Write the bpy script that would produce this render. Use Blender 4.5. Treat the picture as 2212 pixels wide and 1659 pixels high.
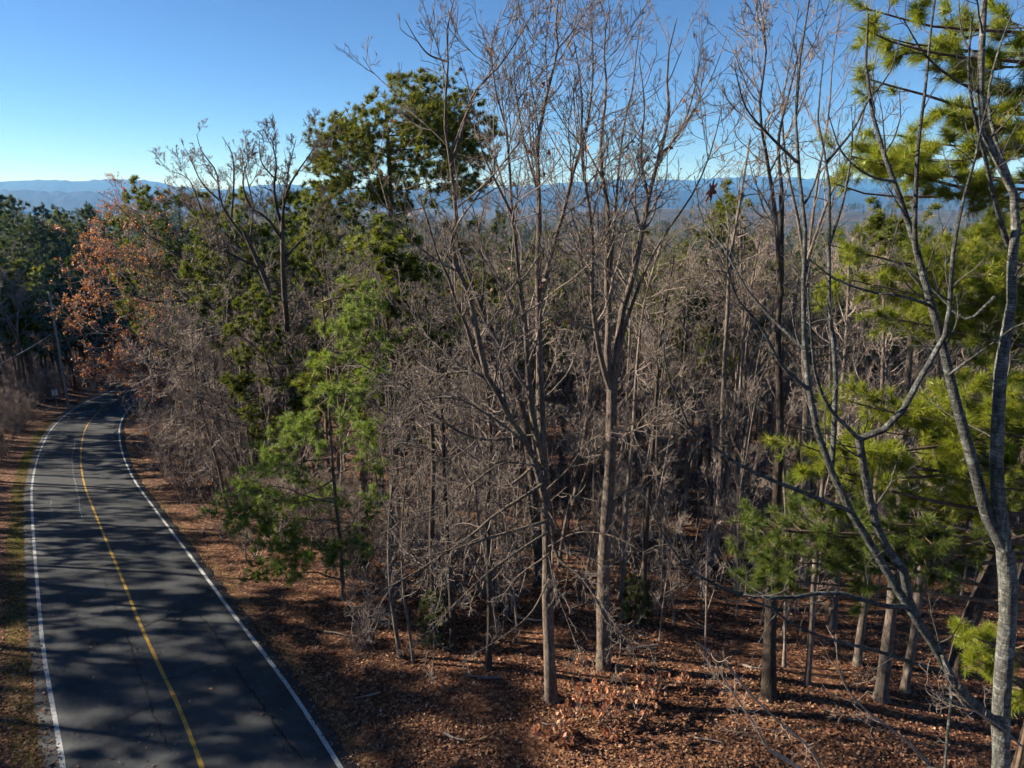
import bpy, math
import numpy as np
from mathutils import Vector

for o in list(bpy.data.objects):
    bpy.data.objects.remove(o)
scene = bpy.context.scene
COL = scene.collection
R = math.radians

# ------------------------------------------------------------------ camera, sky, sun, exposure
CAMZ = 15.5
PITCH = R(15.47)
F = 710.0                                   # focal length in pixels of a 1024 wide frame
cam_d = bpy.data.cameras.new('camera')
cam_d.sensor_width = 36.0
cam_d.lens = 36.0 * F / 1024.0
cam_d.clip_start = 0.1
cam_d.clip_end = 40000.0
cam = bpy.data.objects.new('camera', cam_d)
COL.objects.link(cam)
cam.location = (0, 0, CAMZ)
cam.rotation_euler = (R(90) - PITCH, 0, 0)
scene.camera = cam

SUN_EL, SUN_AZ = R(25.5), math.atan2(-7.5, 1.35)      # azimuth clockwise from +Y
sun_v = Vector((math.sin(SUN_AZ) * math.cos(SUN_EL), math.cos(SUN_AZ) * math.cos(SUN_EL), math.sin(SUN_EL)))
world = bpy.data.worlds.new('World')
scene.world = world
world.use_nodes = True
wn, wl = world.node_tree.nodes, world.node_tree.links
wn.clear()
sky = wn.new('ShaderNodeTexSky')
sky.sky_type = 'NISHITA'
sky.sun_disc = False
sky.sun_elevation = SUN_EL
sky.sun_rotation = SUN_AZ % (2 * math.pi)
sky.altitude = 200
sky.air_density = 0.7
sky.dust_density = 0.0
sky.ozone_density = 6.0
bg = wn.new('ShaderNodeBackground')
bg.inputs['Strength'].default_value = 0.051
wo = wn.new('ShaderNodeOutputWorld')
tint = wn.new('ShaderNodeMix')                # the camera's cool white balance, the same over the whole sky
tint.data_type = 'RGBA'
tint.blend_type = 'MULTIPLY'
tint.inputs[0].default_value = 1.0
tint.inputs[7].default_value = (0.93, 1.03, 1.04, 1)
wl.new(sky.outputs[0], tint.inputs[6])
wl.new(tint.outputs[2], bg.inputs[0])
wl.new(bg.outputs[0], wo.inputs[0])
sl = bpy.data.lights.new('sun', 'SUN')
sl.energy = 5.0
sl.angle = R(0.7)
sl.color = (1.0, 0.89, 0.73)
sun = bpy.data.objects.new('sun', sl)
COL.objects.link(sun)
sun.rotation_euler = sun_v.to_track_quat('Z', 'Y').to_euler()
sun.location = (-60, 10, 60)

scene.view_settings.view_transform = 'Standard'
scene.view_settings.look = 'None'
scene.view_settings.exposure = 1.5
scene.view_settings.gamma = 1.0
scene.view_settings.use_curve_mapping = False
scene.render.engine = 'CYCLES'
cy = scene.cycles
cy.max_bounces = 4
cy.diffuse_bounces = 1
cy.glossy_bounces = 2
cy.transmission_bounces = 3
cy.transparent_max_bounces = 4
cy.volume_bounces = 0
cy.use_adaptive_sampling = True
cy.adaptive_threshold = 0.02
cy.adaptive_min_samples = 12
cy.use_denoising = True
cy.denoiser = 'OPENIMAGEDENOISE'
cy.denoising_input_passes = 'RGB_ALBEDO_NORMAL'
cy.caustics_reflective = False
cy.caustics_refractive = False

rng = np.random.default_rng(11)

# ------------------------------------------------------------------ picture <-> place
SC = 1024.0 / 2212.0                         # photograph coordinates are noted on a 2212 x 1659 sheet
CP, SP = math.cos(PITCH), math.sin(PITCH)

def ray(px, py):
    xc = (px * SC - 512.0) / F
    yc = (py * SC - 384.0) / F
    return np.array([xc, CP - yc * SP, -SP - yc * CP])

def P3(px, py, Y):
    r = ray(px, py)
    return r * (Y / r[1]) + np.array([0, 0, CAMZ])

KN_Y = np.array([-4000, -60, 0, 15, 25, 35, 45, 60, 80, 105, 140, 200, 320, 500, 900, 1600, 3000, 20000.])
KN_Z = np.array([-14.5, -14.5, -14.6, -14.82, -16.0, -17.92, -19.93, -22.5, -25.3, -28.1, -31.3, -36.5, -46, -58, -74, -88, -96, -100.]) + CAMZ
_fy = np.concatenate([np.arange(-60, 260, 1.0)])
_fz = np.interp(_fy, KN_Y, KN_Z)
_k = np.ones(9) / 9
_fz[8:-8] = np.convolve(_fz, _k, 'same')[8:-8]

ROADC = np.array([(30, -42), (18, -23), (9, -9.5), (0.2, 3.2), (-4.2, 9.5), (-8.1, 15.3), (-9.98, 17.95), (-11.75, 20.3), (-13.9, 23.2), (-15.75, 25.8),
                  (-18.65, 29.9), (-23.1, 36.2), (-25.55, 39.7), (-29.65, 45.6), (-34.85, 53.65), (-39.5, 61.4), (-43.9, 69.5),
                  (-47.2, 76.9), (-49.2, 82.5), (-50.6, 90), (-50.4, 100), (-47, 114), (-40, 130), (-30, 146), (-18, 160)], float)

def catmull(pts, n):
    pts = np.asarray(pts, float)
    d = np.concatenate([[0], np.cumsum(np.linalg.norm(np.diff(pts, axis=0), axis=1))])
    m = np.gradient(pts, d, axis=0) if len(pts) > 2 else np.repeat((pts[1:] - pts[:1]) / d[-1], 2, 0)
    s = np.linspace(0, d[-1], n)
    i = np.clip(np.searchsorted(d, s, 'right') - 1, 0, len(pts) - 2)
    h = (d[i + 1] - d[i])[:, None]
    u = ((s - d[i])[:, None]) / h
    return ((2*u**3 - 3*u**2 + 1) * pts[i] + (u**3 - 2*u**2 + u) * h * m[i] + (-2*u**3 + 3*u**2) * pts[i+1] + (u**3 - u**2) * h * m[i+1])

ROAD = catmull(ROADC, 420)

def road_dist(x, y):
    """signed distance to the road's centre line, positive on its right side"""
    x = np.asarray(x, float).ravel(); y = np.asarray(y, float).ravel()
    out = np.where(x < np.interp(y, ROAD[:, 1], ROAD[:, 0]), -99.0, 99.0)
    near = (x > -75) & (x < 45) & (y > -55) & (y < 175)
    c = ROAD[::2]
    tg = np.gradient(c, axis=0); tg /= np.linalg.norm(tg, axis=1)[:, None]
    idx = np.where(near)[0]
    for a in range(0, len(idx), 20000):
        j = idx[a:a + 20000]
        dx = x[j, None] - c[None, :, 0]; dy = y[j, None] - c[None, :, 1]
        k = np.argmin(dx * dx + dy * dy, axis=1)
        ii = np.arange(len(j))
        out[j] = dx[ii, k] * tg[k, 1] - dy[ii, k] * tg[k, 0]
    return out

def _n2(x, y, f, s):
    return (np.sin(x * f * 1.3 + s) * np.cos(y * f * 0.9 - s * 1.7) + np.sin((x + y) * f * 0.71 + 2.1 * s) * 0.7 + np.sin((x * 0.6 - y) * f * 1.9 + s * 3.3) * 0.4)

def H(x, y):
    x = np.asarray(x, float); y = np.asarray(y, float)
    sh = x.shape
    x = x.ravel(); y = y.ravel()
    z = np.where((y > -58) & (y < 250), np.interp(y, _fy, _fz), np.interp(y, KN_Y, KN_Z))
    sd = road_dist(x, y)
    d = np.abs(sd)
    z = z + 5.5 * np.clip((-sd - 5.5) / 22, 0, 1) ** 1.2 * np.clip((260 - y) / 120, 0, 1)
    z = z + (18 + 11 * np.clip((20 - x) / 170, 0, 1)) * np.exp(-((y - 430) / 150.0) ** 2)
    z = z + (44 + 5 * np.sin(x * 0.004 + 1) + 4 * np.sin(x * 0.011)) * np.exp(-((y - 1150) / 260.0) ** 2)
    w = np.clip((d - 4.2) / 6.0, 0, 1)
    z = z + w * (0.16 * _n2(x, y, 0.35, 1.0) + 0.05 * _n2(x, y, 1.3, 4.0))
    z = z + np.clip((d - 4.0) / 3.0, 0, 1) * 0.12
    far = np.clip((np.hypot(x, y) - 250) / 500, 0, 1)
    z = z + far * (5 * _n2(x, y, 0.006, 2.0) + 9 * _n2(x, y, 0.0017, 5.0))
    return z.reshape(sh)

_gy = np.linspace(9, 240, 3000)
def G(px, py):
    """where the photograph's ray meets the ground"""
    r = ray(px, py)
    pts = r[None] * (_gy / r[1])[:, None]
    z = pts[:, 2] + CAMZ
    g = H(pts[:, 0], pts[:, 1])
    k = int(np.argmax(z < g))
    return np.array([pts[k, 0], pts[k, 1], g[k]])

# ------------------------------------------------------------------ materials
def mat(name):
    m = bpy.data.materials.new(name)
    m.use_nodes = True
    nt = m.node_tree
    b = nt.nodes['Principled BSDF']
    b.inputs['Roughness'].default_value = 0.9
    b.inputs['Specular IOR Level'].default_value = 0.2
    return m, nt, b

def ramp(nt, stops, interp='LINEAR'):
    n = nt.nodes.new('ShaderNodeValToRGB')
    e = n.color_ramp.elements
    n.color_ramp.interpolation = interp
    while len(e) < len(stops):
        e.new(0.5)
    for el, (p, c) in zip(e, stops):
        el.position = p
        el.color = (c[0], c[1], c[2], 1)
    return n

def noise(nt, scale, detail=4, coord=None, rough=0.6):
    n = nt.nodes.new('ShaderNodeTexNoise')
    n.inputs['Scale'].default_value = scale
    n.inputs['Detail'].default_value = detail
    n.inputs['Roughness'].default_value = rough
    if coord is not None:
        nt.links.new(coord, n.inputs['Vector'])
    return n

def mixc(nt, a, b, fac, blend='MIX'):
    n = nt.nodes.new('ShaderNodeMix')
    n.data_type = 'RGBA'
    n.blend_type = blend
    for s, v in ((0, fac), (6, a), (7, b)):
        if hasattr(v, 'links') or isinstance(v, bpy.types.NodeSocket):
            nt.links.new(v, n.inputs[s])
        elif isinstance(v, (int, float)):
            n.inputs[s].default_value = v
        else:
            n.inputs[s].default_value = (*v, 1)
    return n.outputs[2]

def bump(nt, b, height, strength, dist):
    n = nt.nodes.new('ShaderNodeBump')
    n.inputs['Strength'].default_value = strength
    n.inputs['Distance'].default_value = dist
    nt.links.new(height, n.inputs['Height'])
    nt.links.new(n.outputs[0], b.inputs['Normal'])

def bark(name, dark, mid, light, patch=None, patch_amt=0.5, bands=False, scale=1.0):
    m, nt, b = mat(name)
    tc = nt.nodes.new('ShaderNodeTexCoord')
    mp = nt.nodes.new('ShaderNodeMapping')
    mp.inputs['Scale'].default_value = (1, 1, 0.22)
    nt.links.new(tc.outputs['Object'], mp.inputs['Vector'])
    n1 = noise(nt, 22 * scale, 5, mp.outputs[0], 0.7)
    r1 = ramp(nt, [(0.30, dark), (0.5, mid), (0.72, light)])
    nt.links.new(n1.outputs['Fac'], r1.inputs[0])
    col = r1.outputs[0]
    n2 = noise(nt, 1.3, 3, tc.outputs['Object'])
    r2 = ramp(nt, [(0.3, (0.62, 0.6, 0.6)), (0.7, (1.3, 1.27, 1.2))])
    nt.links.new(n2.outputs['Fac'], r2.inputs[0])
    col = mixc(nt, col, r2.outputs[0], 1.0, 'MULTIPLY')
    if patch:
        n3 = noise(nt, 6.5 * scale, 5, tc.outputs['Object'], 0.7)
        r3 = ramp(nt, [(0.52, (0, 0, 0)), (0.62, (patch_amt,) * 3)])
        nt.links.new(n3.outputs['Fac'], r3.inputs[0])
        col = mixc(nt, col, patch, r3.outputs[0])
    h = n1.outputs['Fac']
    if bands:
        mp2 = nt.nodes.new('ShaderNodeMapping')
        mp2.inputs['Scale'].default_value = (2.2, 2.2, 17)
        nt.links.new(tc.outputs['Object'], mp2.inputs['Vector'])
        n4 = noise(nt, 2.4, 3, mp2.outputs[0], 0.65)
        r4 = ramp(nt, [(0.40, (0.55, 0.55, 0.58)), (0.58, (1.25, 1.25, 1.2))])
        nt.links.new(n4.outputs['Fac'], r4.inputs[0])
        col = mixc(nt, col, r4.outputs[0], 1.0, 'MULTIPLY')
    oi = nt.nodes.new('ShaderNodeObjectInfo')
    r5 = ramp(nt, [(0, (0.7, 0.7, 0.7)), (1, (1.3, 1.27, 1.22))])
    nt.links.new(oi.outputs['Random'], r5.inputs[0])
    col = mixc(nt, col, r5.outputs[0], 1.0, 'MULTIPLY')
    nt.links.new(col, b.inputs['Base Color'])
    bump(nt, b, h, 1.0, 0.035)
    return m

def leafmat(name, stops, trans=0.35, rough=0.55, spec=0.3, obj_var=0.25):
    m, nt, b = mat(name)
    g = nt.nodes.new('ShaderNodeNewGeometry')
    r1 = ramp(nt, stops)
    nt.links.new(g.outputs['Random Per Island'], r1.inputs[0])
    oi = nt.nodes.new('ShaderNodeObjectInfo')
    lo, hi = 1 - obj_var, 1 + obj_var
    r5 = ramp(nt, [(0, (lo, lo, lo)), (1, (hi, hi, hi))])
    nt.links.new(oi.outputs['Random'], r5.inputs[0])
    col = mixc(nt, r1.outputs[0], r5.outputs[0], 1.0, 'MULTIPLY')
    nt.links.new(col, b.inputs['Base Color'])
    b.inputs['Roughness'].default_value = rough
    b.inputs['Specular IOR Level'].default_value = spec
    if trans:
        t = nt.nodes.new('ShaderNodeBsdfTranslucent')
        nt.links.new(col, t.inputs['Color'])
        mx = nt.nodes.new('ShaderNodeMixShader')
        mx.inputs[0].default_value = trans
        out = nt.nodes['Material Output']
        nt.links.new(b.outputs[0], mx.inputs[1])
        nt.links.new(t.outputs[0], mx.inputs[2])
        nt.links.new(mx.outputs[0], out.inputs['Surface'])
    return m

M = {}
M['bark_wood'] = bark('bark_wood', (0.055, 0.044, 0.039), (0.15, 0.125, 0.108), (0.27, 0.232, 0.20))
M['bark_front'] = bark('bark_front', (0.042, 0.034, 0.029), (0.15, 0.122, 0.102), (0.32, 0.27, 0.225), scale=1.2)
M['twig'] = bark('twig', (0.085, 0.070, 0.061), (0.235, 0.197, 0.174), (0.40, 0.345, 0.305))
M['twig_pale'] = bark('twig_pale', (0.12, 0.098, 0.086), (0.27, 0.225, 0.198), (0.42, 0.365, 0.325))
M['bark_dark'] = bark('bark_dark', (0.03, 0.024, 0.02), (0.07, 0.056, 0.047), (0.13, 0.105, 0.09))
M['bark_pine'] = bark('bark_pine', (0.045, 0.033, 0.027), (0.12, 0.085, 0.065), (0.22, 0.16, 0.12), scale=0.6)
M['bark_near'] = bark('bark_near', (0.03, 0.032, 0.033), (0.085, 0.088, 0.086), (0.16, 0.165, 0.158), patch=(0.27, 0.30, 0.28), patch_amt=0.5, bands=True)
M['twig_near'] = bark('twig_near', (0.035, 0.032, 0.031), (0.085, 0.079, 0.074), (0.16, 0.15, 0.14), patch=(0.24, 0.26, 0.23), patch_amt=0.4)
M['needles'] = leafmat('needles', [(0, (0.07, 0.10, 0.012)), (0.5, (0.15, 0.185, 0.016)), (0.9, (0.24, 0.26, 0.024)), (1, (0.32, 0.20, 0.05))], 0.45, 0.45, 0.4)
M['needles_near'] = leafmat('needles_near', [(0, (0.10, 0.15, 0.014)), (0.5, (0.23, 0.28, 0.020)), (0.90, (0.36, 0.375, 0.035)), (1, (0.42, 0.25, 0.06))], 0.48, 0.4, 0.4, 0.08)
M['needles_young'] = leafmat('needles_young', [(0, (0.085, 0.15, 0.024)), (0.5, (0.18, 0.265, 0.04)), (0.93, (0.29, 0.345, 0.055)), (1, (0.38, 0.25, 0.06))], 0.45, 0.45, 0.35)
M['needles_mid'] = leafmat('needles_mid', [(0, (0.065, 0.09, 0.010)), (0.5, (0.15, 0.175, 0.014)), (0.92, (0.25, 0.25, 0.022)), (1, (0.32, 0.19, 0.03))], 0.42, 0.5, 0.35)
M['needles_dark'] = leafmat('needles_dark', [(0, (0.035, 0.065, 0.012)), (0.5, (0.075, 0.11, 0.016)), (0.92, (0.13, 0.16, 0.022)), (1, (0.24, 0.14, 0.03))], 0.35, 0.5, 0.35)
M['cedar'] = leafmat('cedar', [(0, (0.04, 0.06, 0.014)), (1, (0.13, 0.15, 0.04))], 0.25)
M['oak_leaf'] = leafmat('oak_leaf', [(0, (0.18, 0.05, 0.018)), (0.4, (0.44, 0.14, 0.03)), (0.75, (0.60, 0.25, 0.055)), (1, (0.62, 0.42, 0.27))], 0.4, 0.5, 0.3)
M['russet_leaf'] = leafmat('russet_leaf', [(0, (0.14, 0.045, 0.025)), (0.5, (0.33, 0.12, 0.055)), (1, (0.52, 0.28, 0.15))], 0.3, 0.5, 0.35)
M['dark_leaf'] = leafmat('dark_leaf', [(0, (0.10, 0.035, 0.02)), (1, (0.10, 0.035, 0.02))], 0.15, 0.6, 0.3)
def litter_mat():
    m = leafmat('litter', [(0, (0.045, 0.02, 0.015)), (0.3, (0.12, 0.054, 0.034)), (0.65, (0.215, 0.105, 0.06)), (0.9, (0.32, 0.185, 0.108)), (1, (0.44, 0.31, 0.21))], 0.0, 0.75, 0.15)
    nt = m.node_tree
    b = nt.nodes['Principled BSDF']
    src = b.inputs['Base Color'].links[0].from_socket
    tc = nt.nodes.new('ShaderNodeTexCoord')
    n = noise(nt, 0.55, 6, tc.outputs['Object'], 0.7)
    r = ramp(nt, [(0.32, (0.45, 0.42, 0.42)), (0.5, (0.9, 0.88, 0.86)), (0.7, (1.2, 1.16, 1.1))])
    nt.links.new(n.outputs['Fac'], r.inputs[0])
    nt.links.new(mixc(nt, src, r.outputs[0], 1.0, 'MULTIPLY'), b.inputs['Base Color'])
    return m
M['litter'] = litter_mat()
M['grass'] = leafmat('grass', [(0, (0.06, 0.09, 0.012)), (0.6, (0.14, 0.18, 0.02)), (1, (0.26, 0.25, 0.06))], 0.3)
M['dry_grass'] = leafmat('dry_grass', [(0, (0.20, 0.14, 0.06)), (0.6, (0.34, 0.26, 0.12)), (1, (0.45, 0.37, 0.19))], 0.3)

def ground_mat():
    m, nt, b = mat('leaf_litter_ground')
    tc = nt.nodes.new('ShaderNodeTexCoord')
    v = nt.nodes.new('ShaderNodeTexVoronoi')
    v.inputs['Scale'].default_value = 9
    nt.links.new(tc.outputs['Object'], v.inputs['Vector'])
    sp = nt.nodes.new('ShaderNodeSeparateColor')
    nt.links.new(v.outputs['Color'], sp.inputs[0])
    r1 = ramp(nt, [(0, (0.045, 0.02, 0.013)), (0.45, (0.11, 0.05, 0.028)), (0.8, (0.19, 0.09, 0.045)), (1, (0.32, 0.19, 0.105))])
    nt.links.new(sp.outputs[0], r1.inputs[0])
    n = noise(nt, 0.35, 5, tc.outputs['Object'])
    r2 = ramp(nt, [(0.35, (0.6, 0.6, 0.62)), (0.65, (1.15, 1.1, 1.05))])
    nt.links.new(n.outputs['Fac'], r2.inputs[0])
    near = mixc(nt, r1.outputs[0], r2.outputs[0], 1.0, 'MULTIPLY')
    # woods too far off to tell apart: bare grey-brown crowns with patches of pine
    nf = noise(nt, 0.03, 6, tc.outputs['Object'], 0.75)
    rf = ramp(nt, [(0.42, (0.09, 0.072, 0.06)), (0.5, (0.06, 0.055, 0.035)), (0.58, (0.03, 0.042, 0.016))])
    nt.links.new(nf.outputs['Fac'], rf.inputs[0])
    sx = nt.nodes.new('ShaderNodeSeparateXYZ')
    nt.links.new(tc.outputs['Object'], sx.inputs[0])
    mr = nt.nodes.new('ShaderNodeMapRange')
    mr.inputs['From Min'].default_value = 250
    mr.inputs['From Max'].default_value = 700
    nt.links.new(sx.outputs['Y'], mr.inputs['Value'])
    nt.links.new(mixc(nt, near, rf.outputs[0], mr.outputs[0]), b.inputs['Base Color'])
    bump(nt, b, v.outputs['Distance'], 0.6, 0.05)
    return m
M['ground'] = ground_mat()

def hill_mat():
    m, nt, b = mat('hill_forest')
    tc = nt.nodes.new('ShaderNodeTexCoord')
    n = noise(nt, 0.02, 6, tc.outputs['Object'], 0.8)
    r1 = ramp(nt, [(0.38, (0.03, 0.028, 0.023)), (0.6, (0.014, 0.02, 0.01))])
    nt.links.new(n.outputs['Fac'], r1.inputs[0])
    nt.links.new(r1.outputs[0], b.inputs['Base Color'])
    bump(nt, b, n.outputs['Fac'], 1.0, 12)
    return m
M['hill'] = hill_mat()

def asphalt_mat():
    m, nt, b = mat('asphalt')
    tc = nt.nodes.new('ShaderNodeTexCoord')
    n1 = noise(nt, 90, 3, tc.outputs['Object'], 0.8)
    n2 = noise(nt, 0.5, 5, tc.outputs['Object'], 0.65)
    n3 = noise(nt, 4, 4, tc.outputs['Object'], 0.7)
    r1 = ramp(nt, [(0.3, (0.027, 0.030, 0.034)), (0.7, (0.074, 0.080, 0.086))])
    nt.links.new(n1.outputs['Fac'], r1.inputs[0])
    r2 = ramp(nt, [(0.3, (0.66, 0.67, 0.69)), (0.7, (1.28, 1.26, 1.22))])
    nt.links.new(n2.outputs['Fac'], r2.inputs[0])
    r3 = ramp(nt, [(0.3, (0.86, 0.86, 0.87)), (0.7, (1.1, 1.1, 1.08))])
    nt.links.new(n3.outputs['Fac'], r3.inputs[0])
    c = mixc(nt, r1.outputs[0], r2.outputs[0], 1.0, 'MULTIPLY')
    c = mixc(nt, c, r3.outputs[0], 1.0, 'MULTIPLY')
    nt.links.new(c, b.inputs['Base Color'])
    b.inputs['Roughness'].default_value = 0.85
    bump(nt, b, n1.outputs['Fac'], 0.5, 0.01)
    return m
M['asphalt'] = asphalt_mat()

def paint_mat(name, c, wear):
    m, nt, b = mat(name)
    tc = nt.nodes.new('ShaderNodeTexCoord')
    n1 = noise(nt, 9, 6, tc.outputs['Object'], 0.85)
    r1 = ramp(nt, [(0.36, wear), (0.52, c)])
    nt.links.new(n1.outputs['Fac'], r1.inputs[0])
    nt.links.new(r1.outputs[0], b.inputs['Base Color'])
    b.inputs['Roughness'].default_value = 0.7
    return m
M['white_paint'] = paint_mat('white_paint', (0.42, 0.43, 0.43), (0.17, 0.17, 0.17))
M['yellow_paint'] = paint_mat('yellow_paint', (0.42, 0.26, 0.04), (0.20, 0.14, 0.045))
M['crack'] = paint_mat('crack_filler', (0.012, 0.012, 0.013), (0.03, 0.03, 0.03))
M['pale_crack'] = paint_mat('pale_crack', (0.30, 0.31, 0.31), (0.12, 0.12, 0.12))
M['sign_white'] = paint_mat('sign_white', (0.62, 0.66, 0.70), (0.5, 0.55, 0.6))
M['sign_blue'] = paint_mat('sign_blue', (0.16, 0.30, 0.48), (0.2, 0.33, 0.5))
M['pole_wood'] = bark('pole_wood', (0.16, 0.155, 0.15), (0.27, 0.265, 0.26), (0.38, 0.375, 0.37))
M['metal'] = paint_mat('galvanised_metal', (0.35, 0.36, 0.38), (0.25, 0.26, 0.27))
M['cable'] = paint_mat('cable', (0.40, 0.42, 0.45), (0.3, 0.32, 0.34))

# ------------------------------------------------------------------ mesh helpers
def mesh(name, chunks, mats, smooth=True):
    """chunks: (verts (N,3), faces (K,3|4), material index)"""
    vs, loops, starts, totals, mi = [], [], [], [], []
    off = lo = 0
    for v, f, k in chunks:
        if len(f) == 0:
            continue
        v = np.asarray(v, np.float32).reshape(-1, 3)
        f = np.asarray(f, np.int32)
        vs.append(v)
        loops.append((f + off).ravel())
        w = f.shape[1]
        starts.append(lo + np.arange(len(f), dtype=np.int32) * w)
        totals.append(np.full(len(f), w, np.int32))
        mi.append(np.full(len(f), k, np.int32))
        off += len(v)
        lo += f.size
    me = bpy.data.meshes.new(name)
    v = np.concatenate(vs); l = np.concatenate(loops); s = np.concatenate(starts); t = np.concatenate(totals)
    me.vertices.add(len(v)); me.vertices.foreach_set('co', v.ravel())
    me.loops.add(len(l)); me.loops.foreach_set('vertex_index', l)
    me.polygons.add(len(s)); me.polygons.foreach_set('loop_start', s); me.polygons.foreach_set('loop_total', t)
    me.polygons.foreach_set('material_index', np.concatenate(mi))
    me.polygons.foreach_set('use_smooth', np.full(len(s), smooth))
    for m in mats:
        me.materials.append(m)
    me.update(calc_edges=True)
    return me

def link(name, data, parent=None, loc=None):
    o = bpy.data.objects.new(name, data)
    COL.objects.link(o)
    if parent is not None:
        o.parent = parent
    if loc is not None:
        o.location = loc
    return o

def tag(o, label=None, cat=None, group=None, kind=None):
    for k, v in (('label', label), ('category', cat), ('group', group), ('kind', kind)):
        if v:
            o[k] = v
    return o

def thing(name, label, cat, loc=(0, 0, 0), group=None, rz=0.0, scale=1.0):
    o = link(name, None, None, loc)
    o.empty_display_size = 0.3
    o.rotation_euler = (0, 0, rz)
    o.scale = (scale, scale, scale)
    return tag(o, label, cat, group)

def norm(v):
    return v / np.maximum(np.linalg.norm(v, axis=-1, keepdims=True), 1e-9)

def tubes(pts, rad, k):
    """pts (B,n,3), rad (B,n) -> verts, quads"""
    pts = np.asarray(pts, float); rad = np.asarray(rad, float)
    B, n, _ = pts.shape
    t = np.empty_like(pts)
    t[:, 1:-1] = pts[:, 2:] - pts[:, :-2]; t[:, 0] = pts[:, 1] - pts[:, 0]; t[:, -1] = pts[:, -1] - pts[:, -2]
    t = norm(t)
    md = norm(pts[:, -1] - pts[:, 0])
    ref = np.where(np.abs(md[:, 2:3]) > 0.8, np.array([[1.0, 0.1, 0]]), np.array([[0, 0.1, 1.0]]))
    u = norm(np.cross(t, ref[:, None, :])); w = np.cross(t, u)
    a = np.arange(k) * 2 * np.pi / k
    ring = (u[:, :, None, :] * np.cos(a)[None, None, :, None] + w[:, :, None, :] * np.sin(a)[None, None, :, None])
    v = pts[:, :, None, :] + ring * rad[:, :, None, None]
    b = np.arange(B)[:, None, None] * (n * k); i = np.arange(n - 1)[None, :, None] * k; j = np.arange(k)[None, None, :]; j2 = (j + 1) % k
    q = np.stack([b + i + j, b + i + j2, b + i + k + j2, b + i + k + j], -1).reshape(-1, 4)
    return v.reshape(-1, 3), q

def perp(t, rs):
    r = rs.normal(size=t.shape)
    return norm(r - (r * t).sum(-1, keepdims=True) * t)

def sprout(pp, pr, m, rs, t0=0.3, t1=1.0, ang=(30, 60), ratio=0.45, lo=0.1, hi=9, n=6, wig=0.15, up=0.08, rr=0.6, rtip=0.004, rmax=9, tp=0.5, flat=None, bias=None):
    """children of the polylines pp (B,n,3): m per parent on average"""
    B, N, _ = pp.shape
    seg = np.linalg.norm(np.diff(pp, axis=1), axis=2).sum(1)
    Mn = max(1, int(round(B * m)))
    pw = seg ** 0.8; pw /= pw.sum()
    idx = rs.choice(B, Mn, p=pw)
    t = t0 + (t1 - t0) * rs.random(Mn) ** 0.85
    x = t * (N - 1); i = np.clip(x.astype(int), 0, N - 2); f = (x - i)[:, None]
    p0 = pp[idx, i] * (1 - f) + pp[idx, i + 1] * f
    tg = norm(pp[idx, i + 1] - pp[idx, i])
    r0 = pr[idx, i] * (1 - f[:, 0]) + pr[idx, i + 1] * f[:, 0]
    a = np.radians(rs.uniform(ang[0], ang[1], Mn))[:, None]
    pv = perp(tg, rs)
    if flat is not None:
        pv[:, 2] *= flat; pv = norm(pv)
    d = norm(tg * np.cos(a) + pv * np.sin(a))
    if bias is not None:
        d = norm(d + np.asarray(bias)[None])
    L = np.clip(seg[idx] * ratio * (1 - tp * t) * rs.uniform(0.55, 1.35, Mn), lo, hi)
    r = np.minimum(r0 * rr, rmax)
    r = np.maximum(r, rtip)
    pts = np.empty((Mn, n, 3)); pts[:, 0] = p0
    st = (L / (n - 1))[:, None]
    for q in range(1, n):
        d = norm(d + rs.normal(size=d.shape) * wig + np.array([[0, 0, up]]))
        pts[:, q] = pts[:, q - 1] + d * st
    s = np.linspace(0, 1, n)[None]
    rad = r[:, None] * (1 - s) + np.minimum(rtip, r)[:, None] * s
    return pts, rad

def leaf_faces(pos, size, rs, flat=0.0, droop=0.0):
    """kite shaped folded leaves at pos (N,3)"""
    N = len(pos)
    nrm = rs.normal(size=(N, 3)); nrm[:, 2] += flat * np.sign(nrm[:, 2] + 1e-6) * 3
    nrm = norm(nrm)
    a = perp(nrm, rs)
    if droop:
        a = norm(a + np.array([[0, 0, -droop]])); nrm = norm(nrm - (nrm * a).sum(-1, keepdims=True) * a)
    b = np.cross(nrm, a)
    s = (size * rs.uniform(0.6, 1.25, N))[:, None]
    base = pos; tip = pos + a * s
    mid = pos + a * s * 0.45 + nrm * s * rs.uniform(-0.15, 0.15, (N, 1))
    l = mid + b * s * 0.33 + nrm * s * 0.10; r = mid - b * s * 0.33 + nrm * s * 0.10
    v = np.stack([base, r, tip, l], 1).reshape(-1, 3)
    k = np.arange(N)[:, None] * 4
    f = np.concatenate([k + np.array([[0, 1, 2]]), k + np.array([[0, 2, 3]])], 0)
    return v, f

def needle_faces(c, ax, n, length, width, rs, spread=(12, 75), along=0.12):
    """n needles per tuft: c (T,3) tip of the shoot, ax (T,3) its axis"""
    T = len(c)
    c = np.repeat(c, n, 0); ax = np.repeat(ax, n, 0)
    a = np.radians(rs.uniform(spread[0], spread[1], T * n))[:, None]
    d = norm(ax * np.cos(a) + perp(ax, rs) * np.sin(a))
    base = c - ax * (rs.random((T * n, 1)) * along)
    L = length * rs.uniform(0.7, 1.15, (T * n, 1))
    s = perp(d, rs) * width * 0.5
    mid = base + d * L * 0.55
    tip = base + d * L + np.array([[0, 0, -1]]) * L * 0.10
    v = np.stack([base - s, base + s, tip], 1).reshape(-1, 3)
    f = np.arange(T * n * 3).reshape(-1, 3)
    return v, f

def tri(chs):
    return sum(len(f) * (f.shape[1] - 2) for _, f, _ in chs)

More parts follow.
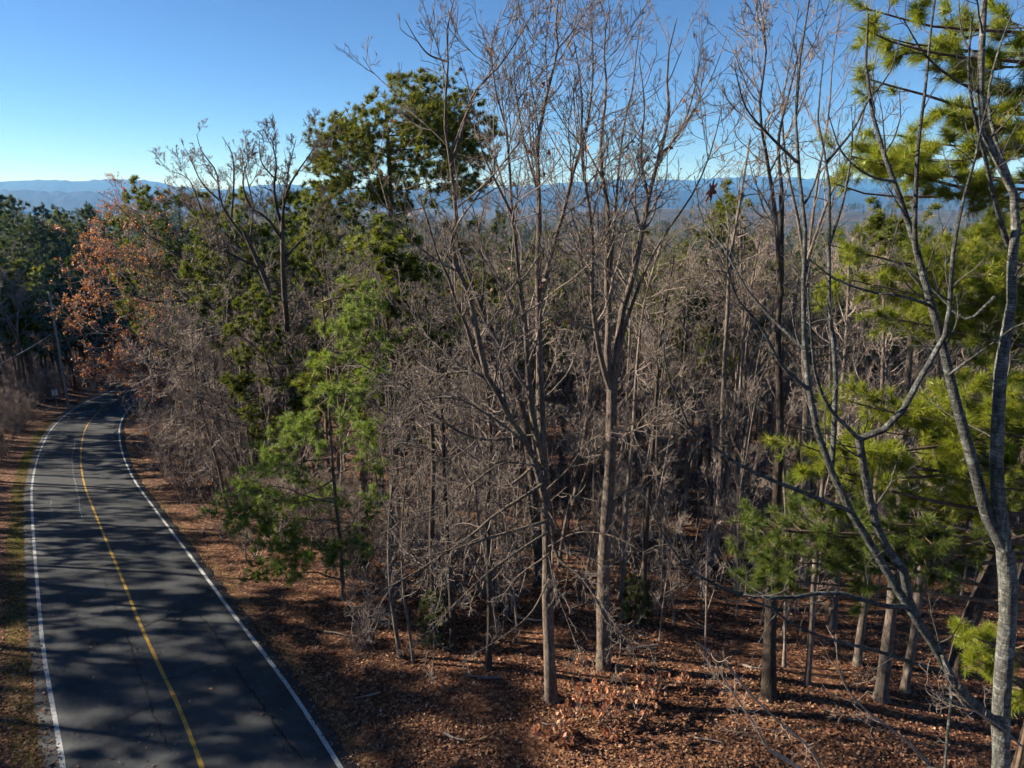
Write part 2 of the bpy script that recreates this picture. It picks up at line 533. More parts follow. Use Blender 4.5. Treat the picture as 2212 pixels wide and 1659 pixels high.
# ------------------------------------------------------------------ ground, hills, road
def axis(fine0, fine1, step, far0, far1, g):
    a = list(np.arange(fine0, fine1 + 1e-6, step))
    s = step
    while a[-1] < far1:
        s *= g; a.append(a[-1] + s)
    s = step
    while a[0] > far0:
        s *= g; a.insert(0, a[0] - s)
    return np.array(a)
gx = axis(-60, 36, 1.5, -8600, 8600, 1.14)
gyv = axis(-20, 110, 1.5, -1500, 8000, 1.10)
XX, YY = np.meshgrid(gx, gyv)
ZZ = H(XX, YY)
nx, ny = len(gx), len(gyv)
ii = (np.arange(ny - 1)[:, None] * nx + np.arange(nx - 1)[None]).ravel()
gq = np.stack([ii, ii + 1, ii + nx + 1, ii + nx], 1)
gr = link('ground', mesh('ground', [(np.stack([XX, YY, ZZ], -1), gq, 0)], [M['ground']]))
tag(gr, 'wooded ground covered with brown fallen leaves', kind='structure')

def ridge(name, D, prof, depth, zbase, seed, bumpy):
    rs = np.random.default_rng(seed)
    pxs = np.linspace(-700, 2900, 300)
    top = np.interp(pxs, [p[0] for p in prof], [p[1] for p in prof])
    u = np.linspace(-1, 1, 17)
    V = []
    for px, ty in zip(pxs, top):
        T = P3(px, ty, D)
        zt = max(T[2], zbase + 5)
        w = (1 - np.abs(u)) ** 1.15
        x = T[0] * (1 + u * depth / D)
        y = D + u * depth
        z = zbase + (zt - zbase) * w + bumpy * rs.normal(size=u.shape) * np.minimum(w * 3, 1)
        V.append(np.stack([x, y, z], -1))
    V = np.array(V)
    a, b = V.shape[:2]
    ii = (np.arange(a - 1)[:, None] * b + np.arange(b - 1)[None]).ravel()
    q = np.stack([ii, ii + b, ii + b + 1, ii + 1], 1)
    return tag(link(name, mesh(name, [(V, q, 0)], [M['hill']])), 'long low wooded ridge on the hazy horizon', kind='structure')
FAR = [(-700, 396), (-200, 392), (0, 392), (60, 390), (120, 389), (180, 391), (230, 388), (260, 386), (290, 389), (330, 390), (352, 395), (385, 403), (430, 408),
       (500, 409), (540, 402), (575, 398), (620, 398), (665, 402), (720, 407), (850, 409), (1000, 406), (1150, 400), (1250, 393), (1320, 389),
       (1400, 386), (1470, 389), (1560, 384), (1610, 379), (1650, 380), (1720, 385), (1850, 386), (2000, 388), (2212, 388), (2900, 392)]
ridge('hill', 6200, FAR, 1500, -92 + CAMZ, 3, 4)
NEARR = [(-700, 409), (0, 411), (120, 413), (250, 417), (360, 413), (480, 417), (620, 414), (800, 417), (1000, 414), (1200, 408), (1400, 411), (1600, 405), (1800, 408), (2212, 406), (2900, 411)]
ridge('hill', 3900, NEARR, 900, -96 + CAMZ, 4, 4)

tgr = np.gradient(ROAD, axis=0); tgr /= np.linalg.norm(tgr, axis=1)[:, None]
nrr = np.stack([tgr[:, 1], -tgr[:, 0]], 1)             # to the right of the road
def strip(o0, o1, lift, cols=2, c=ROAD, n=nrr, jit=0.0):
    o = np.linspace(o0, o1, cols)
    jt = rng.normal(size=(len(c), cols)) * jit
    p = c[:, None, :] + n[:, None, :] * (o[None, :, None] + jt[..., None])
    z = H(p[..., 0], p[..., 1]) + lift
    V = np.concatenate([p, z[..., None]], -1)
    a, b = V.shape[:2]
    ii = (np.arange(a - 1)[:, None] * b + np.arange(b - 1)[None]).ravel()
    return V.reshape(-1, 3), np.stack([ii, ii + 1, ii + b + 1, ii + b], 1)
def road_top():
    V, q = strip(-3.42, 3.42, 0.035, 9)
    V = V.reshape(len(ROAD), 9, 3)
    jl = 0.05 * np.sin(np.arange(len(ROAD)) * 1.7) + rng.normal(size=len(ROAD)) * 0.03
    V[:, 0, :2] -= nrr * jl[:, None]; V[:, -1, :2] += nrr * jl[::-1][:, None]
    edge = np.concatenate([V[:, :1], V, V[:, -1:]], 1)
    edge[:, 0, 2] -= 0.14; edge[:, -1, 2] -= 0.14
    edge[:, 0, :2] -= nrr * 0.08; edge[:, -1, :2] += nrr * 0.08
    a, b = edge.shape[:2]
    ii = (np.arange(a - 1)[:, None] * b + np.arange(b - 1)[None]).ravel()
    return edge.reshape(-1, 3), np.stack([ii, ii + 1, ii + b + 1, ii + b], 1)
rv, rq = road_top()
road = tag(link('road', mesh('road', [(rv, rq, 0)], [M['asphalt']])), 'cracked asphalt road curving downhill through the woods', kind='structure')
for nm, o, w, m in (('edge_line', -3.04, 0.062, 'white_paint'), ('edge_line', 3.04, 0.062, 'white_paint'), ('centre_line', 0.0, 0.055, 'yellow_paint')):
    v, q = strip(o - w, o + w, 0.040, 2, jit=0.004)
    link(nm, mesh(nm, [(v, q, 0)], [M[m]]), road)

def crack(pts, w, m='crack', off=(0, 1106)):
    pts = [G(off[0] + x / 3.0, off[1] + y / 3.0)[:2] for x, y in pts]
    c = np.array(pts)
    d = np.concatenate([[0], np.cumsum(np.linalg.norm(np.diff(c, axis=0), axis=1))])
    n = max(6, int(d[-1] / 0.12))
    s = np.linspace(0, d[-1], n)
    c = np.stack([np.interp(s, d, c[:, 0]), np.interp(s, d, c[:, 1])], 1)
    c += rng.normal(size=c.shape) * 0.028
    t = np.gradient(c, axis=0); t /= np.maximum(np.linalg.norm(t, axis=1), 1e-6)[:, None]
    nn = np.stack([t[:, 1], -t[:, 0]], 1)
    ww = w * rng.uniform(0.3, 1.35, (n, 1)) * np.minimum(1, np.minimum(np.arange(n), np.arange(n)[::-1]) / 3 + 0.15)[:, None]
    p = np.stack([c - nn * ww, c + nn * ww], 1)
    z = H(p[..., 0], p[..., 1]) + 0.0445
    V = np.concatenate([p, z[..., None]], -1).reshape(-1, 3)
    i = np.arange(n - 1) * 2
    link('crack', mesh('crack', [(V, np.stack([i, i + 1, i + 3, i + 2], 1), 0)], [M[m]], False), road)
crack([(1990, 1659), (1850, 1480), (1780, 1380), (1700, 1270), (1600, 1130), (1520, 1020), (1480, 960), (1500, 920), (1440, 860), (1400, 800), (1350, 740), (1280, 660)], 0.035)
crack([(470, 950), (600, 890), (700, 840), (780, 805), (900, 765), (1000, 720), (1100, 680), (1250, 640), (1350, 610)], 0.022)
crack([(790, 1180), (900, 1140), (960, 1110), (1100, 1095), (1180, 1075), (1280, 1035), (1400, 1000), (1520, 960), (1690, 905)], 0.022)
crack([(1110, 1580), (1050, 1440), (1030, 1380), (985, 1310), (985, 1265), (950, 1180), (940, 1120), (900, 1040), (870, 950), (850, 880), (810, 800), (760, 810)], 0.024)
crack([(980, 1265), (850, 1330), (760, 1390)], 0.018)
crack([(1870, 1520), (1830, 1500), (1840, 1570), (1900, 1580)], 0.025)
crack([(2130, 1595), (2030, 1655)], 0.02)
crack([(750, 680), (760, 650), (730, 600), (740, 560), (690, 480), (650, 380)], 0.016)
crack([(440, 590), (450, 550), (410, 520)], 0.016)
crack([(1150, 740), (1220, 620), (1180, 590), (1250, 540)], 0.02)
crack([(420, 440), (560, 390), (700, 350), (860, 300)], 0.014)
crack([(540, 1000), (520, 940), (510, 850), (480, 720), (465, 600), (490, 470)], 0.02, 'pale_crack', (0, 792))
crack([(345, 1000), (330, 900), (335, 860)], 0.014, 'pale_crack', (0, 792))

# ------------------------------------------------------------------ tree grammar
def ramify(stems, levels, rs):
    """stems: list of (pts (n,3), rad (n)); returns tube chunks of the stems and of everything finer, plus the last two levels"""
    n = 14
    pp = np.array([catmull(p, n) for p, _ in stems])
    pr = np.array([np.interp(np.linspace(0, 1, n), np.linspace(0, 1, len(r)), r) for _, r in stems])
    out = []
    cur, cr = pp, pr
    last = []
    for i, lv in enumerate(levels):
        lv = dict(lv); m = lv.pop('m'); k = lv.pop('k', 3)
        np_, nr = sprout(cur, cr, m, rs, **lv)
        out.append((np_, nr, k))
        last.append((np_, nr))
        cur, cr = np_, nr
        if i == 0:
            cur = np.concatenate([cur]); cr = cr
    return pp, pr, out, last

def tube_chunks(levels, idx=0):
    ch = []
    for p, r, k in levels:
        v, q = tubes(p, r, k)
        ch.append((v, q, idx))
    return ch

HERO = [dict(m=9, k=5, t0=0.18, ang=(28, 62), ratio=0.34, lo=0.5, hi=3.4, n=9, wig=0.12, up=0.10, rr=0.5, rtip=0.009, rmax=0.05),
        dict(m=5.5, k=4, t0=0.12, ang=(30, 65), ratio=0.46, lo=0.3, hi=1.9, n=7, wig=0.15, up=0.11, rr=0.62, rtip=0.007),
        dict(m=4.0, k=3, t0=0.12, ang=(28, 60), ratio=0.46, lo=0.15, hi=0.9, n=4, wig=0.18, up=0.12, rr=0.65, rtip=0.0055),
        dict(m=1.8, k=3, t0=0.15, ang=(28, 60), ratio=0.5, lo=0.08, hi=0.4, n=3, wig=0.2, up=0.12, rr=0.75, rtip=0.0045)]

LIMB = [dict(m=12, k=4, t0=0.12, ang=(30, 72), ratio=0.36, lo=0.4, hi=1.7, n=7, wig=0.2, up=0.0, rr=0.5, rtip=0.008, rmax=0.022),
        dict(m=4.2, k=3, t0=0.12, ang=(30, 68), ratio=0.48, lo=0.2, hi=0.9, n=5, wig=0.24, up=0.03, rr=0.6, rtip=0.007),
        dict(m=3.0, k=3, t0=0.12, ang=(30, 65), ratio=0.5, lo=0.12, hi=0.5, n=4, wig=0.24, up=0.05, rr=0.7, rtip=0.0058),
        dict(m=1.2, k=3, t0=0.2, ang=(30, 65), ratio=0.5, lo=0.08, hi=0.3, n=3, wig=0.2, up=0.05, rr=0.75, rtip=0.005)]

def stemP(pts, Y0, Y1, r0, r1, jit=0.0, rs=None):
    n = len(pts)
    ys = np.linspace(Y0, Y1, n)
    p = np.array([P3(x, y, Y) for (x, y), Y in zip(pts, ys)])
    if jit and rs is not None:
        p[1:] += rs.normal(size=(n - 1, 3)) * jit
    return p, np.linspace(r0, r1, n)

def hero_tree(name, label, cat, trunk, stems, levels, seed, bark_m, twig_m, leaves=None, group=None, limbs=None):
    """trunk, stems, limbs: lists of (pts, rad) in world space; leaves: function(levels, rs) -> list of (part name, chunks, material)"""
    rs = np.random.default_rng(seed)
    base = trunk[0][0][0].copy()
    root = thing(name, label, cat, tuple(base), group)
    mv = lambda ch: [(v - base, f, k) for v, f, k in ch]
    n = 18
    tp = np.array([catmull(p, n) for p, _ in trunk]); tr = np.array([np.interp(np.linspace(0, 1, n), np.linspace(0, 1, len(r)), r) for _, r in trunk])
    fr = np.concatenate([[0, 0.007, 0.02, 0.045], np.linspace(0.09, 1, n - 4)])
    long_ = catmull(trunk[0][0], 220)
    tp[0] = long_[np.round(fr * 219).astype(int)]
    tr[0] = np.interp(fr, np.linspace(0, 1, len(trunk[0][1])), trunk[0][1])
    tr[0, :4] *= np.array([1.75, 1.38, 1.15, 1.04])
    tv, tq = tubes(tp, tr, 14)
    axis_ = np.repeat(tp.reshape(-1, 3), 14, 0)
    tv = axis_ + (tv - axis_) * (1 + 0.07 * np.sin(tv[:, 2:] * 3.1 + tv[:, :1] * 23) + rs.normal(size=(len(tv), 1)) * 0.055)
    link('trunk', mesh('trunk', mv([(tv, tq, 0)]), [bark_m]), root)
    sp = trunk[1:] + stems
    pp, pr, lv, last = ramify(sp if sp else trunk, levels, rs)
    st = tube_chunks([(pp, pr, 7)]) if sp else []
    if stems:
        n0 = len(trunk) - 1
        st = tube_chunks([(pp[n0:], pr[n0:], 7)])
    ch = [(v, f, 0) for v, f, _ in st] + [(v, f, 1) for v, f, _ in tube_chunks(lv)]
    if limbs:
        lp, lr, ll, _ = ramify(limbs, LIMB, rs)
        ch += [(v, f, 0) for v, f, _ in tube_chunks([(lp, lr, 6)])] + [(v, f, 1) for v, f, _ in tube_chunks(ll)]
    link('branches', mesh('branches', mv(ch), [bark_m, twig_m]), root)
    if leaves:
        for nm, c, m in leaves(last, rs):
            tag(link(nm, mesh(nm, mv(c), [m]), root), kind='stuff')
    return root

def some_leaves(nm, m, count, size, where=None, droop=0.4, spread=0.03):
    def f(last, rs):
        pts = np.concatenate([last[-1][0][:, 2:].reshape(-1, 3), last[-2][0][:, -1]])
        if where is not None:
            pts = pts[where(pts)]
        if len(pts) == 0:
            return []
        p = pts[rs.integers(0, len(pts), count)] + rs.normal(size=(count, 3)) * spread
        v, fc = leaf_faces(p, np.full(count, size), rs, droop=droop)
        return [(nm, [(v, fc, 0)], m)]
    return f

# ---- generic bare trees, local space
def bare_tree(seed, Ht, r0, clear=0.35, spread=0.30, dens=1.0, lean=0.02, fork=0, lo_detail=False, thin=1.0):
    rs = np.random.default_rng(seed)
    n = 14
    tp = np.zeros((1, n, 3)); d = np.array([rs.normal() * lean, rs.normal() * lean, 1.0])
    for i in range(1, n):
        d = norm(d + np.array([rs.normal(), rs.normal(), 0]) * 0.035 + np.array([0, 0, 0.04]))
        tp[0, i] = tp[0, i - 1] + d * Ht / (n - 1)
    tr = (r0 * (1 - np.linspace(0, 1, n) ** 0.9) + 0.010)[None]
    tr[0, 0] *= 1.4
    base = [(tp, tr)]
    if fork:
        fp, fr = sprout(tp, tr, fork, rs, t0=clear * 0.9, t1=0.72, ang=(12, 28), ratio=0.62, lo=2, hi=Ht * 0.6, n=n, wig=0.06, up=0.06, rr=0.72, rtip=0.012)
        base.append((fp, fr))
    pp = np.concatenate([b[0] for b in base]); pr = np.concatenate([b[1] for b in base])
    nb = len(pp)
    m1 = (13 if not fork else 7) * dens
    l1 = sprout(pp, pr, m1, rs, t0=clear if not fork else 0.3, t1=1.0, ang=(28, 62), ratio=spread, lo=0.5, hi=5, n=8, wig=0.14, up=0.10, rr=0.5, rtip=0.008 * thin, tp=0.62)
    l2 = sprout(*l1, 5.5 * dens, rs, t0=0.15, ang=(28, 60), ratio=0.42, lo=0.3, hi=2, n=6, wig=0.18, up=0.08, rr=0.6, rtip=0.007 * thin)
    l3 = sprout(*l2, 4.0 * dens, rs, t0=0.15, ang=(28, 60), ratio=0.46, lo=0.2, hi=1.1, n=4, wig=0.24, up=0.06, rr=0.7, rtip=0.0095 * thin)
    lv = [(*l1, 4), (*l2, 3), (*l3, 3)]
    if not lo_detail:
        l4 = sprout(*l3, 2.2 * dens, rs, t0=0.2, ang=(28, 60), ratio=0.5, lo=0.12, hi=0.6, n=3, wig=0.24, up=0.08, rr=0.8, rtip=0.0085)
        lv.append((*l4, 3))
    trunk = tube_chunks([(tp, tr, 8)])
    br = tube_chunks([(base[1][0], base[1][1], 6)]) if fork else []
    br = [(v, f, 0) for v, f, _ in br] + [(v, f, 1) for v, f, _ in tube_chunks(lv)]
    return trunk, br, lv

def pine_tree(seed, Ht, r0, crown0, crown_r, nb, tuft_n, nlen, nwid, dome=1.0, l2m=6, l3m=4, lean=0.015, droop=0.0, per_twig=1.6):
    rs = np.random.default_rng(seed)
    n = 14
    tp = np.zeros((1, n, 3)); d = np.array([rs.normal() * lean, rs.normal() * lean, 1.0])
    for i in range(1, n):
        d = norm(d + np.array([rs.normal(), rs.normal(), 0]) * 0.025 + np.array([0, 0, 0.05]))
        tp[0, i] = tp[0, i - 1] + d * Ht / (n - 1)
    tr = (r0 * (1 - np.linspace(0, 1, n) ** 1.1) + 0.015)[None]
    tr[0, 0] *= 1.35
    # primary branches: length follows the crown's outline
    t = crown0 + (0.99 - crown0) * (np.arange(nb) + rs.random(nb)) / nb
    x = t * (n - 1); i = np.clip(x.astype(int), 0, n - 2); f = (x - i)[:, None]
    p0 = tp[0, i] * (1 - f) + tp[0, i + 1] * f
    az = np.arange(nb) * 2.39996 + rs.normal(size=nb) * 0.5
    s = (t - crown0) / (1 - crown0)
    env = np.clip((s + 0.12) / 0.35, 0.35, 1) * np.sqrt(np.clip(1.03 - s ** (1.0 + dome), 0.02, 1))
    L = crown_r * env * rs.uniform(0.65, 1.15, nb)
    el = np.radians(-8 + 55 * s ** 1.6 + rs.normal(size=nb) * 9) - droop
    dd = np.stack([np.cos(az) * np.cos(el), np.sin(az) * np.cos(el), np.sin(el)], 1)
    pts = np.empty((nb, 9, 3)); pts[:, 0] = p0
    for q in range(1, 9):
        dd = norm(dd + rs.normal(size=dd.shape) * 0.11 + np.array([[0, 0, 0.035]]))
        pts[:, q] = pts[:, q - 1] + dd * (L / 8)[:, None]
    rr = np.interp(t, np.linspace(0, 1, n), tr[0]) * 0.42
    rad = np.maximum(rr[:, None] * (1 - np.linspace(0, 1, 9)[None] * 0.85), 0.008)
    l1 = (pts, rad)
    l2 = sprout(*l1, l2m, rs, t0=0.28, ang=(30, 60), ratio=0.40, lo=0.25, hi=1.8, n=5, wig=0.14, up=0.05, rr=0.6, rtip=0.007, flat=0.5)
    l3 = sprout(*l2, l3m, rs, t0=0.2, ang=(25, 60), ratio=0.5, lo=0.15, hi=0.7, n=3, wig=0.14, up=0.12, rr=0.7, rtip=0.006)
    tp_, ax_ = tufts((l1, l2, l3), rs, per_twig)
    nv, nf = needle_faces(tp_, ax_, tuft_n, nlen, nwid, rs)
    return tube_chunks([(tp, tr, 9)]), tube_chunks([(*l1, 5), (*l2, 3), (*l3, 3)]), [(nv, nf, 0)]

def tufts(ls, rs, per):
    c, a = [], []
    l1, l2, l3 = ls
    for l in (l1, l2, l3):
        c.append(l[0][:, -1]); a.append(norm(l[0][:, -1] - l[0][:, -2]))
    n = int(len(l3[0]) * per)
    j = rs.integers(0, len(l3[0]), n); k = rs.integers(1, l3[0].shape[1], n)
    c.append(l3[0][j, k]); a.append(norm(l3[0][j, k] - l3[0][j, k - 1] + rs.normal(size=(n, 3)) * 0.02))
    a = norm(np.concatenate(a) + np.array([[0, 0, 0.25]]))
    return np.concatenate(c), a

def shrub(seed, Ht, nst, spread=0.35, dens=1.0):
    rs = np.random.default_rng(seed)
    n = 8
    pts = np.empty((nst, n, 3)); pts[:, 0] = rs.normal(size=(nst, 3)) * 0.12 * np.array([1, 1, 0])
    d = norm(rs.normal(size=(nst, 3)) * np.array([spread, spread, 0]) + np.array([0, 0, 1.0]))
    L = Ht * rs.uniform(0.6, 1.15, nst)
    for q in range(1, n):
        d = norm(d + rs.normal(size=d.shape) * 0.10)
        pts[:, q] = pts[:, q - 1] + d * (L / (n - 1))[:, None]
    rad = np.repeat((np.linspace(1, 0.25, n) * 0.022)[None], nst, 0) * rs.uniform(0.5, 1.2, (nst, 1))
    l1 = sprout(pts, rad, 5 * dens, rs, t0=0.2, ang=(25, 65), ratio=0.4, lo=0.2, hi=1.6, n=6, wig=0.2, up=0.03, rr=0.6, rtip=0.005)
    l2 = sprout(*l1, 4 * dens, rs, t0=0.15, ang=(25, 65), ratio=0.45, lo=0.15, hi=0.9, n=4, wig=0.22, up=0.03, rr=0.6, rtip=0.004)
    l3 = sprout(*l2, 2.5 * dens, rs, t0=0.15, ang=(25, 65), ratio=0.5, lo=0.1, hi=0.5, n=3, wig=0.22, up=0.05, rr=0.7, rtip=0.0035)
    return tube_chunks([(pts, rad, 5), (*l1, 4), (*l2, 3), (*l3, 3)]), (l1, l2, l3)

OCC = []                                      # (x, y, radius) already taken
def free(x, y, r):
    return all((x - a) ** 2 + (y - b) ** 2 > (r + c) ** 2 for a, b, c in OCC)

# ------------------------------------------------------------------ the two tall bare trees in the middle
b1 = G(1190, 1512); Y = b1[1]; OCC.append((b1[0], b1[1], 1.2))
def S(pts, dy0, dy1, r0, r1):
    return stemP(pts, Y + dy0, Y + dy1, r0, r1)
t1 = [S([(1190, 1516), (1187, 1420), (1183, 1300), (1182, 1180), (1177, 1060), (1171, 937), (1166, 837), (1165, 737), (1163, 637)], 0, 0.3, 0.19, 0.085),
      S([(1163, 637), (1161, 570), (1165, 500), (1163, 417), (1163, 300), (1175, 233), (1195, 150), (1205, 107), (1200, 40), (1215, -30)], 0.3, 0.1, 0.085, 0.012)]
s1 = [S([(1163, 640), (1181, 587), (1198, 520), (1215, 467), (1235, 383), (1265, 283), (1278, 200), (1281, 117), (1275, 30)], 0.3, 1.6, 0.07, 0.012),
      S([(1174, 1000), (1151, 904), (1141, 804), (1135, 704), (1125, 637), (1116, 550), (1108, 467), (1101, 383), (1098, 300), (1075, 217), (1060, 120)], 0.1, -1.0, 0.10, 0.012),
      S([(1178, 1080), (1140, 960), (1098, 897), (1065, 830), (1031, 780), (1008, 704), (985, 654), (975, 614), (948, 560), (925, 480), (905, 420)], 0.1, -1.8, 0.11, 0.012),
      S([(1050, 805), (1030, 720), (1021, 670), (1008, 614), (978, 564), (985, 467), (975, 367), (961, 267), (963, 200), (968, 127), (965, 67), (981, -5)], -0.9, -1.2, 0.085, 0.012),
      S([(975, 360), (998, 283), (1025, 200), (1078, 143), (1115, 90), (1155, 20)], -1.1, -0.4, 0.045, 0.010),
      S([(965, 133), (925, 117), (898, 83), (875, 43)], -1.2, -1.7, 0.025, 0.008),
      S([(1108, 467), (1075, 400), (1040, 320), (1030, 240)], -0.6, -1.2, 0.04, 0.01),
      S([(1163, 417), (1140, 340), (1122, 250), (1110, 130), (1120, 60)], 0.2, 0.9, 0.035, 0.008),
      S([(1205, 107), (1240, 60), (1250, 0)], 0.1, 0.4, 0.02, 0.008)]
l1_ = [S([(1190, 1120), (1208, 1209), (1248, 1239), (1291, 1299), (1311, 1346), (1345, 1369), (1381, 1433)], -0.15, -1.8, 0.055, 0.012),
       S([(1185, 1105), (1198, 1126), (1222, 1180), (1228, 1216), (1216, 1290)], -0.1, -0.9, 0.035, 0.010),
       S([(1183, 1125), (1158, 1133), (1075, 1156), (1005, 1179), (915, 1206), (860, 1230)], -0.1, -2.2, 0.05, 0.01),
       S([(1180, 1040), (1120, 1080), (1068, 1113), (1015, 1159), (965, 1193), (881, 1246), (815, 1283), (762, 1330)], 0, -2.6, 0.05, 0.01),
       S([(1186, 1196), (1178, 1203), (1115, 1249), (1085, 1290)], -0.1, -1.0, 0.035, 0.01),
       S([(1172, 990), (1078, 1051), (1031, 1024), (968, 1001), (900, 960), (850, 955)], 0.1, 1.4, 0.05, 0.012),
       S([(1160, 940), (1020, 945), (958, 911), (931, 887), (881, 837), (848, 821), (765, 780)], 0.1, -0.8, 0.05, 0.012),
       S([(1085, 850), (1035, 807), (941, 811), (848, 827), (800, 820)], -0.5, 0.6, 0.04, 0.01),
       S([(1186, 1200), (1200, 1270), (1222, 1330), (1245, 1390), (1275, 1440)], -0.1, -1.2, 0.03, 0.008),
       S([(1168, 870), (1230, 800), (1262, 700), (1280, 640)], 0.2, 1.6, 0.03, 0.008),
       S([(1178, 1060), (1230, 1010), (1265, 960), (1300, 935)], -0.1, -1.5, 0.03, 0.008),
       S([(1183, 1150), (1120, 1190), (1040, 1250), (960, 1330), (910, 1390)], -0.2, -2.4, 0.04, 0.008),
       S([(1186, 1250), (1150, 1320), (1080, 1380), (1010, 1420)], -0.2, -1.8, 0.03, 0.008),
       S([(1175, 1010), (1090, 1000), (1000, 1060), (920, 1110), (850, 1130)], -0.2, -2.0, 0.04, 0.009),
       S([(1140, 960), (1060, 900), (980, 860), (900, 870), (840, 900)], -0.6, -2.5, 0.04, 0.009),
       S([(1186, 1180), (1250, 1150), (1330, 1160), (1400, 1200)], -0.2, -2.0, 0.03, 0.008)]
HERO1 = [dict(HERO[0], m=9.5, hi=4.0, ratio=0.4), dict(HERO[1], m=6.4), dict(HERO[2], m=4.2), dict(HERO[3], m=1.9)]
hero_tree('bare_tree', 'tall bare tree with lit grey trunk, front centre, its low limbs over the litter', 'tree', t1, s1, HERO1, 21, M['bark_front'], M['twig'],
          some_leaves('leaves', M['russet_leaf'], 60, 0.13), limbs=l1_)

b2 = G(1304, 1444); Y = b2[1]; OCC.append((b2[0], b2[1], 1.2))
t2 = [S([(1304, 1448), (1303, 1350), (1305, 1200), (1312, 1100), (1318, 1000), (1321, 900), (1322, 840)], 0, 0.2, 0.22, 0.15),
      S([(1322, 845), (1312, 770), (1315, 704), (1311, 604), (1312, 540), (1315, 467), (1301, 383), (1298, 300), (1310, 200), (1305, 90), (1318, 10)], 0.2, 0.0, 0.11, 0.012)]
s2 = [S([(1321, 850), (1301, 787), (1288, 720), (1278, 637), (1281, 537), (1270, 430), (1255, 330), (1258, 210), (1240, 90)], 0.2, -1.4, 0.09, 0.012),
      S([(1323, 845), (1335, 737), (1348, 654), (1365, 604), (1383, 520), (1400, 430), (1420, 350), (1445, 250), (1440, 140), (1462, 40)], 0.2, 0.8, 0.13, 0.014),
      S([(1330, 780), (1352, 700), (1372, 640), (1405, 560), (1440, 500), (1490, 430), (1535, 330), (1560, 230)], 0.3, -0.8, 0.06, 0.01),
      S([(1318, 600), (1331, 433), (1338, 350), (1348, 267), (1365, 200), (1375, 110), (1390, 20)], 0.1, 1.2, 0.05, 0.01),
      S([(1400, 430), (1385, 330), (1392, 230), (1380, 120)], 0.5, 0.0, 0.04, 0.01),
      S([(1420, 350), (1475, 270), (1505, 170), (1520, 80)], 0.6, 1.4, 0.04, 0.01)]
l2_ = [S([(1319, 960), (1370, 930), (1440, 900), (1500, 860)], 0.2, -1.5, 0.04, 0.01),
       S([(1318, 1000), (1270, 960), (1235, 910), (1200, 890)], 0.1, 1.5, 0.035, 0.01),
       S([(1312, 1100), (1350, 1060), (1390, 1050), (1430, 1010)], 0.1, 1.0, 0.03, 0.008)]
hero_tree('bare_tree', 'tall bare tree with clean straight trunk forking into many upright stems, right of centre', 'tree', t2, s2, HERO1, 22, M['bark_front'], M['twig'],
          some_leaves('leaves', M['russet_leaf'], 70, 0.13), limbs=l2_)

# dark leaning trunk behind them
b3 = G(1165, 1264); Y = b3[1]; OCC.append((b3[0], b3[1], 1.0))
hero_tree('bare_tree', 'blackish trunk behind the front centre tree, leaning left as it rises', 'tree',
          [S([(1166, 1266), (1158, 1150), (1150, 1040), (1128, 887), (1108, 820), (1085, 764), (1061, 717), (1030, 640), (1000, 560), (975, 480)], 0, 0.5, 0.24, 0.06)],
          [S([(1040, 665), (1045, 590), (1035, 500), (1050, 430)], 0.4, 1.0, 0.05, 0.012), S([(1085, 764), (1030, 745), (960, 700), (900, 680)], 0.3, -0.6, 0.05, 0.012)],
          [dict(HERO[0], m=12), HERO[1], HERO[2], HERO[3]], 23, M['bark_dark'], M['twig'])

TANGLE = [dict(HERO[0], m=24, t0=0.16, ang=(40, 85), ratio=0.5, lo=0.8, hi=3.4, up=0.03, wig=0.15), dict(HERO[1], m=6, wig=0.2, up=0.05), dict(HERO[2], m=4), dict(HERO[3], m=1.6)]
# ------------------------------------------------------------------ trees of the wood that can be told apart
def traced(label, pts, r0, r1, seed, stems=(), m='bark_wood', tm='twig', lv=None, leaves=None, dy=0.0, name='bare_tree'):
    b = G(*pts[0]); Yb = b[1]; OCC.append((b[0], b[1], 0.9))
    p0 = (pts[0][0], pts[0][1] + 3)
    tr = [stemP([p0] + list(pts[1:]), Yb, Yb + dy, r0, r1)]
    st = [stemP(p, Yb + a, Yb + c, q0, q1) for p, a, c, q0, q1 in stems]
    return hero_tree(name, label, 'tree', tr, st or [stemP(list(pts[len(pts) // 2:]), Yb + dy * 0.5, Yb + dy, (r0 + r1) * 0.45, r1)],
                     lv or [dict(HERO[0], m=15, ratio=0.34), dict(HERO[1], m=5), dict(HERO[2], m=3.2), dict(HERO[3], m=1.6)], seed, M[m], M[tm], leaves)
traced('slim sunlit trunk, left one of the close pair right of centre', [(1528, 1229), (1551, 1106), (1561, 920), (1565, 786), (1571, 686), (1578, 560), (1600, 430), (1620, 300)], 0.16, 0.03, 31, lv=TANGLE)
traced('slim sunlit trunk, right one of the close pair right of centre', [(1542, 1219), (1566, 1060), (1585, 886), (1601, 753), (1620, 640), (1640, 520)], 0.11, 0.03, 32)
traced('thick dark trunk standing below the dark pine bough', [(1661, 1506), (1663, 1400), (1668, 1246), (1676, 1100), (1685, 900), (1680, 720), (1690, 560), (1685, 420)], 0.21, 0.035, 33,
       [([(1688, 640), (1671, 433), (1655, 333), (1641, 233), (1655, 100), (1640, 0)], 0, -1, 0.07, 0.012), ([(1684, 560), (1690, 433), (1682, 300), (1710, 180), (1738, 60)], 0, 1, 0.06, 0.012)], m='bark_dark')
traced('slim pinkish-lit trunk leaning slightly right, beside the thick dark trunk', [(1743, 1483), (1752, 1380), (1758, 1256), (1772, 1100), (1790, 900), (1795, 700)], 0.10, 0.03, 34)
traced('slim trunk rooted highest on the slope in the lit right clearing', [(1797, 1358), (1804, 1270), (1812, 1100), (1815, 900), (1830, 700), (1835, 520)], 0.15, 0.03, 35)
